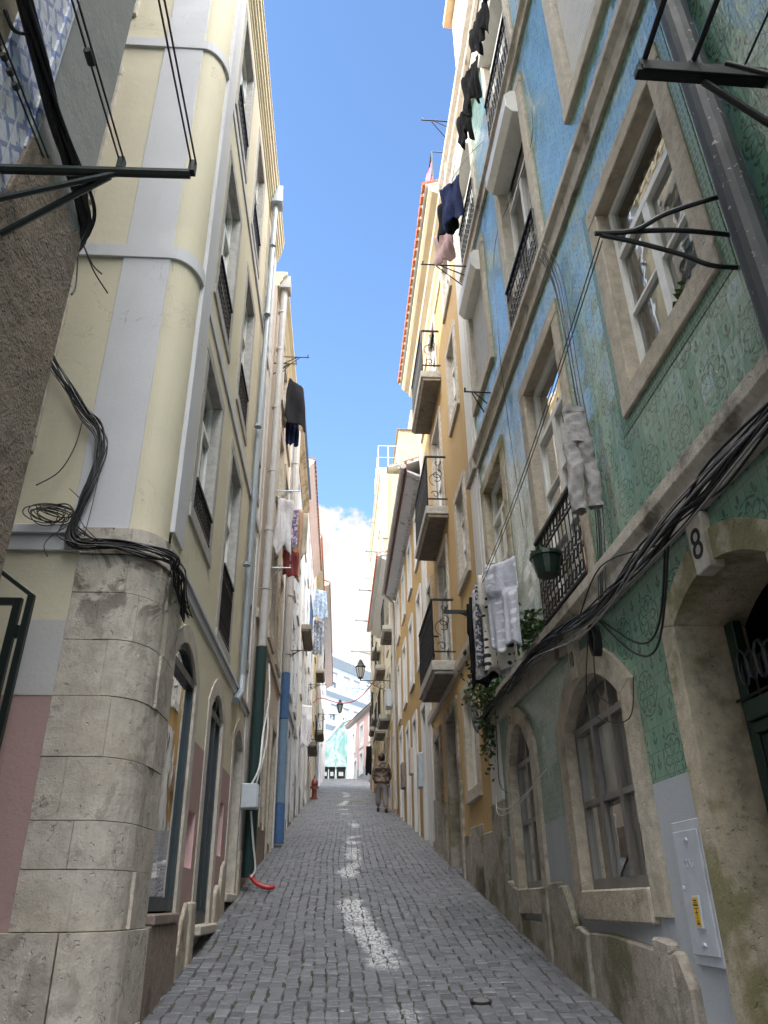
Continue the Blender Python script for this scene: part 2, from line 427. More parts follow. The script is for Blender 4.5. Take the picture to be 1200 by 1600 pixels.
def text_mesh(body, size, fr, s, z, o, flip, mat, name, parent, depth=.004, sx=1.0):
    cu = bpy.data.curves.new('t', 'FONT'); cu.body = body; cu.size = size; cu.extrude = depth; cu.align_x = 'CENTER'
    ob = bpy.data.objects.new('t', cu); COL.objects.link(ob); bpy.context.view_layer.update()
    me = bpy.data.meshes.new_from_object(ob.evaluated_get(bpy.context.evaluated_depsgraph_get()))
    bpy.data.objects.remove(ob)
    mb = MB(); mb.add([fr.P(s + v.co.x * sx * flip, z + v.co.y, o + v.co.z) for v in me.vertices], [tuple(p.vertices) for p in me.polygons])
    return mb.build(name, mat, parent)

# ------------------------------------------------------------------ walls
def wall(fr, mat, parent, s0, s1, z0, z1, holes, o=0, name='wall', depth=None, extra=()):
    """sheet with rectangular holes; depth closes it into a block going back"""
    ss = sorted({s0, s1, *[h[0] for h in holes], *[h[1] for h in holes]}); zs = sorted({z0, z1, *[h[2] for h in holes], *[h[3] for h in holes]})
    ss = [a for a in ss if s0 - 1e-6 <= a <= s1 + 1e-6]; zs = [a for a in zs if z0 - 1e-6 <= a <= z1 + 1e-6]
    mb = MB()
    for j in range(len(zs) - 1):
        run = None; zc = (zs[j] + zs[j + 1]) / 2
        for i in range(len(ss)):
            solid = False
            if i < len(ss) - 1:
                c = (ss[i] + ss[i + 1]) / 2
                solid = not any(h[0] < c < h[1] and h[2] < zc < h[3] for h in holes)
            if solid and run is None: run = ss[i]
            if not solid and run is not None:
                mb.sheet(fr, run, ss[i], zs[j], zs[j + 1], o); run = None
    if depth:
        P = fr.P
        for s in (s0, s1): mb.quad(P(s, z0, o), P(s, z0, -depth), P(s, z1, -depth), P(s, z1, o))
        mb.quad(P(s0, z1, o), P(s1, z1, o), P(s1, z1, -depth), P(s0, z1, -depth))
        mb.quad(P(s0, z0, -depth), P(s1, z0, -depth), P(s1, z1, -depth), P(s0, z1, -depth))
    return mb.build(name, mat, parent, norm=False)
def core(fr, parent, s0, s1, z0, z1, depth=6, front=.62):
    return MB().box(fr, s0 + .02, s1 - .02, z0, z1 - .05, -depth + .05, -front).build('interior', 'dark', parent)
def hole_rect(w, k=.5):
    s0, s1, z0, z1, sw = w; return (s0 - sw * k, s1 + sw * k, z0 - sw * k, z1 + sw * k)
def seg(s, sc_, hw): return max(0.0, 1 - ((s - sc_) / hw) ** 2)
def arch_holes(s0, s1, zb, zsp, rise, w, n=12):
    c = (s0 + s1) / 2; hw = (s1 - s0) / 2; out = []
    a0, a1 = s0 - w * .5, s1 + w * .5
    for i in range(n):
        a = lerp(a0, a1, i / n); b = lerp(a0, a1, (i + 1) / n)
        inn = max(zsp + rise * seg(q, c, hw) for q in (a, b, (a + b) / 2)); ou = min(arch_outer(q, c, hw, zsp, rise, w) for q in (a, b))
        out.append((a, b, zb, (inn + ou) / 2))
    return out
def arch_outer(s, c, hw, zsp, rise, w): return zsp + w * .25 + (rise + w * .75) * seg(s, c, hw + w)

def wavy_sheet(fr, s0, s1, z0, z1, o, amp=.010, n=36, freq=62):
    mb = MB(); ph = random.random() * 6
    for i in range(n):
        a = lerp(s0, s1, i / n); b = lerp(s0, s1, (i + 1) / n)
        oa = o + amp * math.sin(a * freq + ph); ob = o + amp * math.sin(b * freq + ph)
        mb.quad(fr.P(a, z0, oa), fr.P(b, z0, ob), fr.P(b, z1, ob), fr.P(a, z1, oa))
    return mb

def window(fr, parent, s0, s1, z0, z1, sw=.17, sd=.035, depth=.17, stone_='lime', frame='white', gl='glass', curtain=None, transom=.28,
           bars=1, sill=True, leaves=2, fw=.045, shutter=None, jamb_to=None, bevel=.008, ext=None):
    """rectangular window: stone surround, sash, panes, curtain.  ext: surround down to this z instead of a sill"""
    w = MB(); o = -depth
    zb = z0
    w.box(fr, s0, s0 + fw, zb, z1, o - .05, o); w.box(fr, s1 - fw, s1, zb, z1, o - .05, o)
    w.box(fr, s0 + fw, s1 - fw, z1 - fw, z1, o - .05, o); w.box(fr, s0 + fw, s1 - fw, zb, zb + fw * 1.4, o - .05, o)
    zt = z1 - (z1 - zb) * transom if transom else z1 - fw
    if transom: w.box(fr, s0 + fw, s1 - fw, zt - fw * .6, zt + fw * .6, o - .045, o + .012)
    top = zt - fw * .6 if transom else z1 - fw
    iw = (s1 - s0 - 2 * fw)
    for l in range(1, leaves):
        c = s0 + fw + iw * l / leaves; w.box(fr, c - fw * .8, c + fw * .8, zb + fw * 1.4, top, o - .045, o + .010)
    for l in range(leaves):
        a = s0 + fw + iw * l / leaves + (fw * .8 if l else 0); b = s0 + fw + iw * (l + 1) / leaves - (fw * .8 if l < leaves - 1 else 0)
        for k in range(bars):
            zz = lerp(zb + fw, top, (k + 1) / (bars + 1)); w.box(fr, a, b, zz - .012, zz + .012, o - .035, o + .003)
    wo = w.build('window', frame, parent)
    sb = MB()
    if ext is None: ext = z0
    sb.box(fr, s0 - sw, s0, ext, z1, -depth - .06, sd); sb.box(fr, s1, s1 + sw, ext, z1, -depth - .06, sd)
    sb.box(fr, s0 - sw, s1 + sw, z1 + .002, z1 + sw, -depth - .06, sd + .002)
    if sill: sb.box(fr, s0 - sw, s1 + sw, z0 - sw, z0 - .002, -depth - .06, sd + .012)
    sb.build('window_surround', stone_, wo, bevel=bevel)
    MB().sheet(fr, s0 + fw * .5, s1 - fw * .5, zb, z1 - fw * .5, o - .028).build('pane', gl, wo)
    if curtain: wavy_sheet(fr, s0, s1, zb + .02, z1 - .05, o - .12).build('curtain', curtain, wo, smooth=True)
    if shutter:
        shb = MB(); zz = shutter[1]
        while zz < z1 - .01:
            shb.profile(fr, s0 + .01, s1 - .01, [(o + .02, zz), (o + .034, zz + .012), (o + .034, zz + .036), (o + .02, zz + .046)]); zz += .048
        shb.build('shutter', shutter[0], wo)
    return wo

def arched(fr, parent, s0, s1, zb, zsp, rise, w=.18, depth=.25, sd=.035, stone_='lime', frame='darkframe', gl='glass_dark', kind='window', fw=.05, zfoot=None, sill=None, bars=1, leaves=2, n=12):
    c = (s0 + s1) / 2; hw = (s1 - s0) / 2; o = -depth
    zt = zsp - .02
    inner = [(lerp(s0, s1, i / n), zsp + rise * seg(lerp(s0, s1, i / n), c, hw)) for i in range(n + 1)]
    fm = MB()
    fm.box(fr, s0, s0 + fw, zb, zsp, o - .05, o); fm.box(fr, s1 - fw, s1, zb, zsp, o - .05, o)
    fm.box(fr, s0 + fw, s1 - fw, zb, zb + fw * 1.6, o - .05, o); fm.box(fr, s0 + fw, s1 - fw, zt - fw * .6, zt + fw * .6, o - .045, o + .012)
    for i in range(n):
        (a, za), (b, zb2) = inner[i], inner[i + 1]
        P = fr.P; fm.hexa([P(a, za - fw, o - .05), P(b, zb2 - fw, o - .05), P(b, zb2 - fw, o), P(a, za - fw, o), P(a, za, o - .05), P(b, zb2, o - .05), P(b, zb2, o), P(a, za, o)])
    iw = s1 - s0 - 2 * fw
    for l in range(1, leaves):
        q = s0 + fw + iw * l / leaves; fm.box(fr, q - fw * .7, q + fw * .7, zb + fw * 1.6, zt - fw * .6, o - .045, o + .010)
        fm.box(fr, q - fw * .4, q + fw * .4, zt + fw * .6, zsp + rise * seg(q, c, hw) - fw, o - .045, o + .006)
    for l in range(leaves):
        a = s0 + fw + iw * l / leaves + (fw * .7 if l else 0); b = s0 + fw + iw * (l + 1) / leaves - (fw * .7 if l < leaves - 1 else 0)
        for k in range(bars):
            zz = lerp(zb + fw, zt, (k + 1) / (bars + 1)); fm.box(fr, a, b, zz - .02, zz + .02, o - .04, o + .005)
    wo = fm.build(kind, frame, parent)
    sb = MB(); zf = zb if zfoot is None else zfoot
    sb.box(fr, s0 - w, s0, zf, zsp - .003, -depth - .06, sd); sb.box(fr, s1, s1 + w, zf, zsp - .003, -depth - .06, sd)
    P = fr.P
    for i in range(n):
        a, za = inner[i]; b, zb2 = inner[i + 1]
        A = lerp(s0 - w, s1 + w, i / n); B = lerp(s0 - w, s1 + w, (i + 1) / n)
        ZA = arch_outer(A, c, hw, zsp, rise, w); ZB = arch_outer(B, c, hw, zsp, rise, w)
        if i == 0: A, ZA = s0 - w, zsp + w * .25
        sb.hexa([P(a, za, -depth - .06), P(b, zb2, -depth - .06), P(b, zb2, sd), P(a, za, sd), P(A, ZA, -depth - .06), P(B, ZB, -depth - .06), P(B, ZB, sd), P(A, ZA, sd)])
    # springers that close the joint between the jamb and the arch
    for e, d in ((s0, -1), (s1, 1)):
        sb.prism(fr, [(e, zsp - .003), (e + d * w, zsp - .003), (e + d * w, zsp + w * .25 - .001), (e, zsp - .001)], -depth - .055, sd - .002)
    if sill: sb.box(fr, s0 - .02, s1 + .02, zb - sill, zb - .003, -depth - .06, sd + .02)
    sb.build('stone_surround', stone_, wo, bevel=.01)
    g = MB()
    for i in range(n):
        (a, za), (b, zb2) = inner[i], inner[i + 1]
        g.quad(P(a, zb, o - .03), P(b, zb, o - .03), P(b, zb2 - .01, o - .03), P(a, za - .01, o - .03))
    g.build('pane', gl, wo)
    return wo

def railing(fr, parent, s0, s1, z0, z1, o, step=.085, r=.0075, mat='iron', ends=0, ornate=True, name='railing', back=0.0):
    mb = MB()
    mb.box(fr, s0, s1, z1 - .03, z1, o - .022, o + .022); mb.box(fr, s0, s1, z0, z0 + .022, o - .014, o + .014)
    zo = z0 + (z1 - z0) * .27; zp = z0 + (z1 - z0) * .78
    if ornate: mb.box(fr, s0, s1, zp, zp + .012, o - .008, o + .008)
    n = max(2, int(round((s1 - s0) / step)))
    for i in range(n + 1):
        s = lerp(s0, s1, i / n); mb.tube([fr.P(s, z0, o), fr.P(s, z1 - .02, o)], r, 4, False)
        if ornate and i < n:
            sm = s + (s1 - s0) / n / 2; rr = (s1 - s0) / n * .36
            for cz, k in ((zp + (z1 - zp) * .45, 1), (z0 + .1, 1), (lerp(z0, zp, .55), -1), (lerp(z0, zp, .38), 1)):
                mb.tube([fr.P(sm + rr * math.cos(t * k), cz + rr * 1.25 * math.sin(t), o) for t in [j * 2 * math.pi / 8 for j in range(9)]], r * .85, 4, False)
    if ends:
        for s in (s0, s1):
            mb.box(fr, s - .016, s + .016, z1 - .03, z1, 0.0, o - .0222); mb.box(fr, s - .012, s + .012, z0 + .1, z0 + .12, 0.0, o - .0142)
            mb.tube([fr.P(s, z0, o), fr.P(s, z1 - .01, o)], .014, 5)
            h = z1 - z0; ou = o
            def scroll(cx, cz, r0, t0, t1, k=14):
                pts = [fr.P(s, cz + (r0 * (1 - .72 * j / k)) * math.sin(lerp(t0, t1, j / k)), cx + (r0 * (1 - .72 * j / k)) * math.cos(lerp(t0, t1, j / k))) for j in range(k + 1)]
                mb.tube(pts, .008, 4, False)
            scroll(ou * .52, z0 + h * .52, ou * .42, -1.3, 5.4); scroll(ou * .5, z0 + h * .62, ou * .30, 1.8, 8.2)
            scroll(ou * .6, z0 + h * .2, ou * .22, .4, 6.4); scroll(ou * .45, z0 + h * .86, ou * .2, 2.5, 8.0)
            mb.tube([fr.P(s, z0 + .1, ou * .5), fr.P(s, z1 - .03, ou * .5)], .006, 4, False)
    return mb.build(name, mat, parent)

def pipe(fr, parent, pts, r, mat, name='downpipe', collars=(), label=None, n=10):
    P = [fr.P(*p) for p in pts]
    mb = MB(); mb.tube(P, r, n)
    a, b = P[0], P[-1]
    for t in collars:
        q = lerp(a, b, t); d = (b - a).normalized(); mb.tube([q - d * .02, q + d * .02], r * 1.16, n)
    o = mb.build(name, mat, parent, smooth=False)
    if label: o['label'] = label
    return o

def roof(fr, parent, s0, s1, z, over, mat='terracotta', depth=4.5, rise=1.7, step=.215, mortar=True, fascia='white_stone'):
    """tiled eave: sloping slab, half-round tiles with pale mortar between"""
    P = fr.P; mb = MB()
    sl = rise / depth
    def at(s, o, dz): return P(s, z + (over - o) * sl + dz, o)
    mb.hexa([at(s0, over, 0), at(s1, over, 0), at(s1, -depth, 0), at(s0, -depth, 0), at(s0, over, .085), at(s1, over, .085), at(s1, -depth, .085), at(s0, -depth, .085)])
    n = int((s1 - s0) / step)
    ro = None
    mb.cur = 1
    for i in range(n + 1):
        s = s0 + (s1 - s0) * i / max(1, n)
        if i == n: break
        e = s + (s1 - s0) / n; e = s + (e - s) * .76; oo = over + .05; P2 = [(0, -.012), (.5, -.03), (1, -.012), (1, .07), (.72, .115), (.28, .115), (0, .07)]
        fr_ = [at(s + (e - s) * a, oo, .03 + b) for a, b in P2]; bk = [at(s + (e - s) * a, -depth, .03 + b) for a, b in P2]; k = len(P2)
        mb.add(fr_ + bk, [tuple(range(k)), tuple(range(2 * k - 1, k - 1, -1))] + [(q, (q + 1) % k, k + (q + 1) % k, k + q) for q in range(k)])
    ob = mb.build('roof', ['whiteplaster' if mortar else mat, mat], parent)
    return ob

def cloth_grid(fn, nu, nv, name, mat, parent=None, thick=.006):
    mb = MB(); vs = [fn(i / nu, j / nv) for j in range(nv + 1) for i in range(nu + 1)]
    fs = [(j * (nu + 1) + i, j * (nu + 1) + i + 1, (j + 1) * (nu + 1) + i + 1, (j + 1) * (nu + 1) + i) for j in range(nv) for i in range(nu)]
    mb.add(vs, fs); o = mb.build(name, mat, parent, smooth=True, norm=False)
    m = o.modifiers.new('t', 'SOLIDIFY'); m.thickness = thick; m.offset = 0
    return o
def hung(name, label, cat, mat, A, B, drop, nrm, fold=.03, freq=3.0, taper=0.0, lift=0.0, hemwave=.04, group=None, seed=0, nu=18, nv=22, sagc=.02, split=None):
    """sheet of cloth hanging from the line A-B"""
    A, B, N = Vector(A), Vector(B), Vector(nrm).normalized(); rg = random.Random(seed)
    p1, p2, p3 = rg.random() * 6, rg.random() * 6, rg.random() * 6
    def fn(u, v):
        uc = .5 + (u - .5) * (1 - taper * v)
        p = lerp(A, B, uc) - Vector((0, 0, 1)) * (sagc * 4 * u * (1 - u) * (1 - v) + drop * v * (1 + hemwave * math.sin(u * 9 + p3) + lift * (u - .5)))
        f = fold * (.25 + .75 * v) * (math.sin(u * freq * 6.28 + p1 + v * .8) + .5 * math.sin(u * freq * 14.1 + p2 - v * 1.7)) + fold * .4 * math.sin(v * 7 + u * 4 + p2)
        p = p + N * f
        if split and v > split: p = p + (B - A) * (.5 - u) * (.10 * (v - split)) + N * (.03 if u > .5 else -.03)
        return p
    o = cloth_grid(fn, nu, nv, name, mat)
    return tag(o, label, cat, group)

def skin(name, verts, edges, radii, mat, parent, sub=1, root=0):
    """one continuous skinned surface along a skeleton"""
    off = Vector((0, 0, 0)); q = parent
    while q is not None: off += q.location; q = q.parent
    bm = bmesh.new(); ly = bm.verts.layers.skin.verify()
    vs = [bm.verts.new(Vector(v)) for v in verts]
    for a, b in edges: bm.edges.new((vs[a], vs[b]))
    for i, v in enumerate(vs):
        r = radii[i]; v[ly].radius = r if isinstance(r, tuple) else (r, r); v[ly].use_root = (i == root)
    me = bpy.data.meshes.new(name); bm.to_mesh(me); bm.free()
    ob = bpy.data.objects.new(name, me); COL.objects.link(ob)
    k = ob.modifiers.new('s', 'SKIN'); k.use_smooth_shade = True
    u = ob.modifiers.new('u', 'SUBSURF'); u.levels = sub; u.render_levels = sub
    bpy.context.view_layer.update()
    m2 = bpy.data.meshes.new_from_object(ob.evaluated_get(bpy.context.evaluated_depsgraph_get()))
    ob.modifiers.clear(); ob.data = m2; m2.name = name
    m2.materials.clear(); m2.materials.append(M[mat] if isinstance(mat, str) else mat)
    if parent is not None: ob.parent = parent
    return ob

# ================================================================== ground and road
def structure(o): o['kind'] = 'structure'; return o
mb = MB()
ys = [-40, 0, 30, 62, 68, 140, 400]
for a, b in zip(ys[:-1], ys[1:]):
    xw = 120
    mb.quad((-xw, a, ground_z(a) - .05), (xw, a, ground_z(a) - .05), (xw, b, ground_z(b) - .05), (-xw, b, ground_z(b) - .05))
structure(mb.build('ground', 'soil', None))

def road():
    rg = random.Random(3); V, F, T, J = [], [], [], []
    def stone_(x0, x1, y0, y1):
        jx = lambda: rg.uniform(-.009, .009)
        yc = (y0 + y1) / 2; tilt = rg.uniform(-.03, .03); tl2 = rg.uniform(-.025, .025); h = rg.uniform(-.003, .003)
        g = .0018 + rg.random() * .0032
        c = [(x0 + g + jx(), y0 + g + jx()), (x1 - g + jx(), y0 + g + jx()), (x1 - g + jx(), y1 - g + jx()), (x0 + g + jx(), y1 - g + jx())]
        mx, my = (x0 + x1) / 2, yc; b = len(V); crown = -.018 * ((mx - .3) / 1.5) ** 2
        crown += .008 * math.sin(my * 1.9 + mx * 2) + .005 * math.sin(my * 4.3 - mx * 3)
        for k, (sx, dz) in enumerate(((1.0, -.03), (.985, -.007), (.87, 0.0))):
            for (x, y) in c:
                xx = mx + (x - mx) * sx; yy = my + (y - my) * sx
                V.append((xx, yy, ground_z(yy) + dz + crown + h + (tilt * (xx - mx) + tl2 * (yy - my) if k else 0)))
        for k in (0, 4):
            for i in range(4): F.append((b + k + i, b + k + (i + 1) % 4, b + k + 4 + (i + 1) % 4, b + k + 4 + i))
        F.append((b + 8, b + 9, b + 10, b + 11)); t = min(1, max(0, rg.gauss(.45, .22))); T.extend([t] * 9)
    x = -1.42
    while x < 2.02:
        w = rg.uniform(.088, .118); y = rg.uniform(-1.5, -1.3); ph = rg.random() * 6
        while y < 64.5:
            l = rg.uniform(.065, .15); dx = .045 * math.sin(y * .35) + .012 * math.sin(y * 1.3 + x * 2) + rg.uniform(-.009, .009)
            stone_(x + dx, x + w + dx, y, y + l); y += l
        x += w
    # the side alley on the left between the two corner houses
    y = 2.66
    while y < 4.75:
        w = rg.uniform(.09, .12); x = -6
        while x < -1.42:
            l = rg.uniform(.08, .13); stone_(x, x + l, y, y + w); x += l
        y += w
    B0 = len(V)
    for y, y2 in [(k * .5 - 2, k * .5 - 1.5) for k in range(134)]:
        for x, x2 in [(-1.6 + q * .4, -1.2 + q * .4) for q in range(9)]:
            b = len(V)
            for xx, yy in ((x, y), (x2, y), (x2, y2), (x, y2)): V.append((xx, yy, ground_z(yy) - .011 - .018 * ((xx - .3) / 1.5) ** 2 + .008 * math.sin(yy * 1.9 + xx * 2)))
            F.append((b, b + 1, b + 2, b + 3)); T.append(0.0); J.append(len(F) - 1)
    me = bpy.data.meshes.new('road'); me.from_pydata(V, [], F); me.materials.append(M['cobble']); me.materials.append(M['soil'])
    for q in J: me.polygons[q].material_index = 1
    at = me.attributes.new('tone', 'FLOAT', 'FACE'); at.data.foreach_set('value', T)
    o = bpy.data.objects.new('road', me); COL.objects.link(o); structure(o)
    # far square
    mb = MB()
    mb.quad((-14, 64.4, ground_z(64.4) - .01), (14, 64.4, ground_z(64.4) - .01), (14, 78, ground_z(78) + .0), (-14, 78, ground_z(78) + .0))
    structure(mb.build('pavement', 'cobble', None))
road()
structure(MB().box(FW, .12, .95, ground_z(30.2) + .0, ground_z(30.2) + .05, -30.5, -30.1).build('kerb_slab', 'lime_clean', None))

# ================================================================== left side: dark stone house on the near corner
def near_left_house():
    t = thing('stone_house', 'dark rough stone house in the near left corner with a blue tile strip', 'house', (-1.25, 1.0, 0))
    wall(FL, 'roughstone', t, -7, 2.03, -1, 3.9, [], name='stone_base', depth=13)
    wall(FL, 'roughstone', t, 2.03, 2.6, -1, 4.42, [], name='stone_base', depth=13)
    wall(FL, 'olive_render', t, -7, 1.72, 3.9, 17, [], depth=13)
    wall(FL, 'bluetile', t, 1.72, 2.03, 3.9, 17, [], name='tile_panel')
    wall(FL, 'grey_render', t, 2.03, 2.6, 4.42, 17, [], name='corner_render', depth=13)
    MB().box(FL, 1.985, 2.04, 4.3, 17, 0, .010).box(FL, 1.70, 1.745, 3.95, 17, 0, .010).build_each('tile_border', 'bluetile', t)
    # lumpy broken edge of the render over the stone
    mb = MB(); s = 1.2; rg = random.Random(5)
    poly = [(-3.5, -.5), (-3.5, 3.9)]
    while s < 2.55: poly.append((s, 3.92 + rg.uniform(-.04, .06) + (.5 if s > 2.0 else 0))); s += .05
    poly += [(2.595, 4.44), (2.595, -.5)]
    mb.prism(FL, poly, -.02, .018); mb.build('mortar_edge', 'roughstone', t)
    MB().box(FL, -7, 2.62, 17, 17.3, -13, .2).build('roof', 'terracotta', t)
near_left_house()

# ================================================================== left side: pale yellow corner house
def curve_pt(a, z, o):       # quarter ellipse of the rounded corner, a 0 (side wall) .. 1 (street wall)
    t = a * math.pi / 2; rx, ry = .21, .30
    cx = -1.25 - rx - LEAN * z; cy = 4.77 + ry
    return Vector((cx + (rx + o) * math.sin(t), cy - (ry + o) * math.cos(t), z))
def perim(p, z, o):          # along the wall base: negative = side wall, 0..1 = curve, above 1 = street wall
    if p < 0: return FS.P(-p, z, o)
    if p <= 1: return curve_pt(p, z, o)
    return FL.P(5.07 + (p - 1), z, o)
def perim_block(mb, p0, p1, z0, z1, o0, o1, n=None):
    cuts = sorted({p0, p1, *[k / 8 for k in range(9) if p0 < k / 8 < p1]})
    L = len(cuts); vs = []
    for p in cuts: vs += [perim(p, z0, o0), perim(p, z0, o1), perim(p, z1, o1), perim(p, z1, o0)]
    fs = []
    for i in range(L - 1):
        for k in range(4): fs.append((i * 4 + k, i * 4 + (k + 1) % 4, i * 4 + 4 + (k + 1) % 4, i * 4 + 4 + k))
    fs += [(0, 1, 2, 3), tuple((L - 1) * 4 + k for k in (3, 2, 1, 0))]
    mb.add(vs, fs)
def corner_house():
    t = thing('corner_house', 'pale yellow corner house with rounded stone corner pier, grey bands and arched shop doors', 'house', (-1.3, 5.5, ground_z(5.5)))
    E = 10.35
    cols = [(5.66, 6.5), (7.42, 8.2), (9.28, 9.93)]
    W = []
    f1 = [(4.62, 6.28), (4.12, 6.3), (4.55, 6.3)]
    for c, z in zip(cols, f1): W.append((*c, *z))
    for c in cols: W.append((*c, 7.15, 9.2))
    for c in cols: W.append((*c, 10.2, 12.1))
    holes = [hole_rect((*w, .14)) for w in W]
    D = [(5.60, 6.53, 1.56, 3.31, .22, .13), (7.40, 8.20, 1.45, 3.33, .2, .17), (9.20, 9.98, 1.72, 3.36, .18, .13)]
    for a, b, zb, zs, r, w in D: holes += arch_holes(a, b, zb - 1.2, zs, r, w)
    dado = [(6.62, 7.30, .3, 2.87), (8.32, 9.12, .3, 2.92)]
    wall(FL, 'yellow', t, 5.07, E, .3, 12.5, holes + dado, depth=None)
    core(FL, t, 5.2, E, .5, 12.5)
    nz = [(6.74, 7.07, 1.87, 2.31), (8.46, 8.74, 2.05, 2.58)]
    for d, n in zip(dado, nz):
        wl = wall(FL, 'pink_dado', t, *d, [n], name='pink_dado', o=.003)
        m = MB(); P = FL.P; s0, s1, z0, z1 = n; dp = -.13
        m.quad(P(s0, z0, dp), P(s1, z0, dp), P(s1, z1, dp), P(s0, z1, dp))
        m.quad(P(s0, z0, dp), P(s0, z1, dp), P(s0, z1, .003), P(s0, z0, .003)); m.quad(P(s1, z0, dp), P(s1, z1, dp), P(s1, z1, .003), P(s1, z0, .003))
        m.quad(P(s0, z0, dp), P(s1, z0, dp), P(s1, z0, .003), P(s0, z0, .003)); m.quad(P(s0, z1, dp), P(s1, z1, dp), P(s1, z1, .003), P(s0, z1, .003))
        m.build('niche', 'niche', wl, norm=False)
    for i, (c, z) in enumerate(zip(cols, f1)):
        window(FL, t, *c, *z, sw=.14, stone_='lime_grey', frame='white', transom=.3, bars=1, depth=.09, sd=.007)
        railing(FL, t, c[0], c[1], z[0] + .02, z[0] + (.32 if i == 0 else .78), .0, step=.075)
    for c in cols:
        window(FL, t, *c, 7.15, 9.2, sw=.14, stone_='lime_grey', transom=.3, bars=2, depth=.09, sd=.007)
        railing(FL, t, c[0], c[1], 7.17, 7.68, .0, step=.075)
        window(FL, t, *c, 10.2, 12.1, sw=.14, stone_='lime_grey', transom=.3, bars=2, depth=.09, sd=.007)
        railing(FL, t, c[0], c[1], 10.22, 10.66, .0, step=.075)
    # shop doors
    arched(FL, t, *D[0][:5], w=.15, stone_='lime_clean', frame='darkframe', gl='glass_shop', kind='shop_window', leaves=1, bars=0, fw=.055, depth=.012, sd=.012, zfoot=1.5)
    arched(FL, t, *D[1][:5], w=.17, stone_='lime_clean', frame='darkframe', gl='glass_dark', kind='door', leaves=2, bars=0, fw=.06, depth=.02, sd=.014, zfoot=.9)
    arched(FL, t, *D[2][:5], w=.13, stone_='lime_clean', frame='brown_plinth', gl='glass_dark', kind='door', leaves=1, bars=1, fw=.06, depth=.3, sd=.014, zfoot=1.1)
    MB().box(FL, 7.3, 8.3, 1.36, 1.44, -.3, .09).box(FL, 9.1, 10.1, 1.62, 1.71, -.4, .05).box(FL, 7.5, 8.1, 1.1, 1.358, -.3, -.02).box(FL, 9.25, 9.95, 1.3, 1.618, -.4, -.04).build_each('doorstep', 'lime_clean', t, bevel=.012)
    # plinths, slope-cut
    def slope_poly(a, b, top): return [(a, ground_z(a) - .2), (b, ground_z(b) - .2), (b, top), (a, top)]
    m = MB(); m.prism(FL, slope_poly(5.47, 6.60, 1.475), -.1, .035); m.box(FL, 5.67, 6.51, 1.476, 1.545, -.2, .05); m.build_each('plinth_block', 'brown_plinth', t, bevel=.01)
    m = MB()
    m.prism(FL, [(6.605, .9), (7.02, .95), (7.02, 1.55), (6.9, 1.62), (6.78, 1.5), (6.7, 1.3), (6.605, 1.25)], -.05, .03)
    m.prism(FL, [(7.03, .95), (7.25, .95), (7.25, 1.62), (7.03, 1.62)], -.05, .05); m.prism(FL, [(8.37, 1.1), (8.7, 1.1), (8.7, 1.62), (8.55, 1.78), (8.37, 1.70)], -.05, .045)
    m.prism(FL, [(8.71, 1.1), (9.08, 1.2), (9.08, 1.98), (8.95, 2.02), (8.8, 1.95), (8.71, 1.7)], -.05, .035)
    m.prism(FL, [(10.12, 1.4), (10.36, 1.4), (10.36, 2.2), (10.12, 2.2)], -.05, .04)
    m.build_each('plinth_block', 'lime_brown', t, bevel=.012)
    # side wall
    sw_ = [(.93, 1.75, 4.72, 6.25), (.93, 1.75, 7.45, 9.25), (.93, 1.75, 10.5, 12.1)]
    wall(FS, 'yellow', t, 0, 12, 2.78, 12.5, [hole_rect((*w, .14)) for w in sw_], name='side_wall')
    wall(FS, 'pink_dado', t, .3, 12, -.2, 2.78, [], name='pink_dado')
    for w in sw_: window(FS, t, *w, sw=.14, stone_='lime_clean', curtain='curtain', depth=.12, sill=True)
    wall(FS, 'grey_patch', t, .31, .62, 2.78, 3.28, [], o=.004, name='repair_patch')
    # rounded corner
    m = MB()
    for i in range(12): m.quad(curve_pt(i / 12, .3, 0), curve_pt((i + 1) / 12, .3, 0), curve_pt((i + 1) / 12, 12.5, 0), curve_pt(i / 12, 12.5, 0))
    m.build('rounded_corner', 'yellow', t, smooth=True, norm=False)
    m = MB(); m.box(FS, .0, .41, 3.96, 12.5, -.05, .018); m.build_each('pilaster', 'grey_band', t, bevel=.004)
    m = MB(); m.box(FL, 5.07, 5.41, 4.1, 12.5, -.05, .018); m.box(FL, 10.12, E, 2.2, 12.5, -.05, .02); m.build_each('pilaster', 'grey_band', t, bevel=.004)
    for z0, z1 in ((6.63, 6.78), (9.79, 9.94)):
        m = MB(); perim_block(m, -12, 1 + (E - 5.07), z0, z1, -.02, .032); m.build('string_course', 'grey_band', t, bevel=.005)
    m = MB(); perim_block(m, -12, -.315, 3.78, 3.90, -.02, .03); perim_block(m, -12, -.315, 3.901, 3.97, -.02, .06); perim_block(m, 1.39, 1 + (E - 5.07), 3.84, 3.93, -.02, .02); perim_block(m, 1.39, 1 + (E - 5.07), 3.931, 3.975, -.02, .04)
    m.build('string_course', 'grey_band', t, bevel=.004)
    # cornice
    m = MB(); prof = [(12.5, .0, .03), (12.58, 0, .055), (12.66, 0, .085), (12.76, 0, .11), (12.9, 0, .14), (13.04, 0, .16)]
    for (z, a, o), (z2, _, _) in zip(prof, prof[1:] + [(13.1, 0, 0)]): perim_block(m, -12, 1 + (E - 5.07), z, z2, -.4, o)
    m.build('cornice', 'cream', t, bevel=.008)
    MB().hexa([FL.P(5.07, 13.1, .1), FL.P(E, 13.1, .1), FL.P(E, 14.6, -5), FL.P(5.07, 14.6, -5), FL.P(5.07, 13.16, .1), FL.P(E, 13.16, .1), FL.P(E, 14.7, -5), FL.P(5.07, 14.7, -5)]).build('roof', 'terracotta', t)
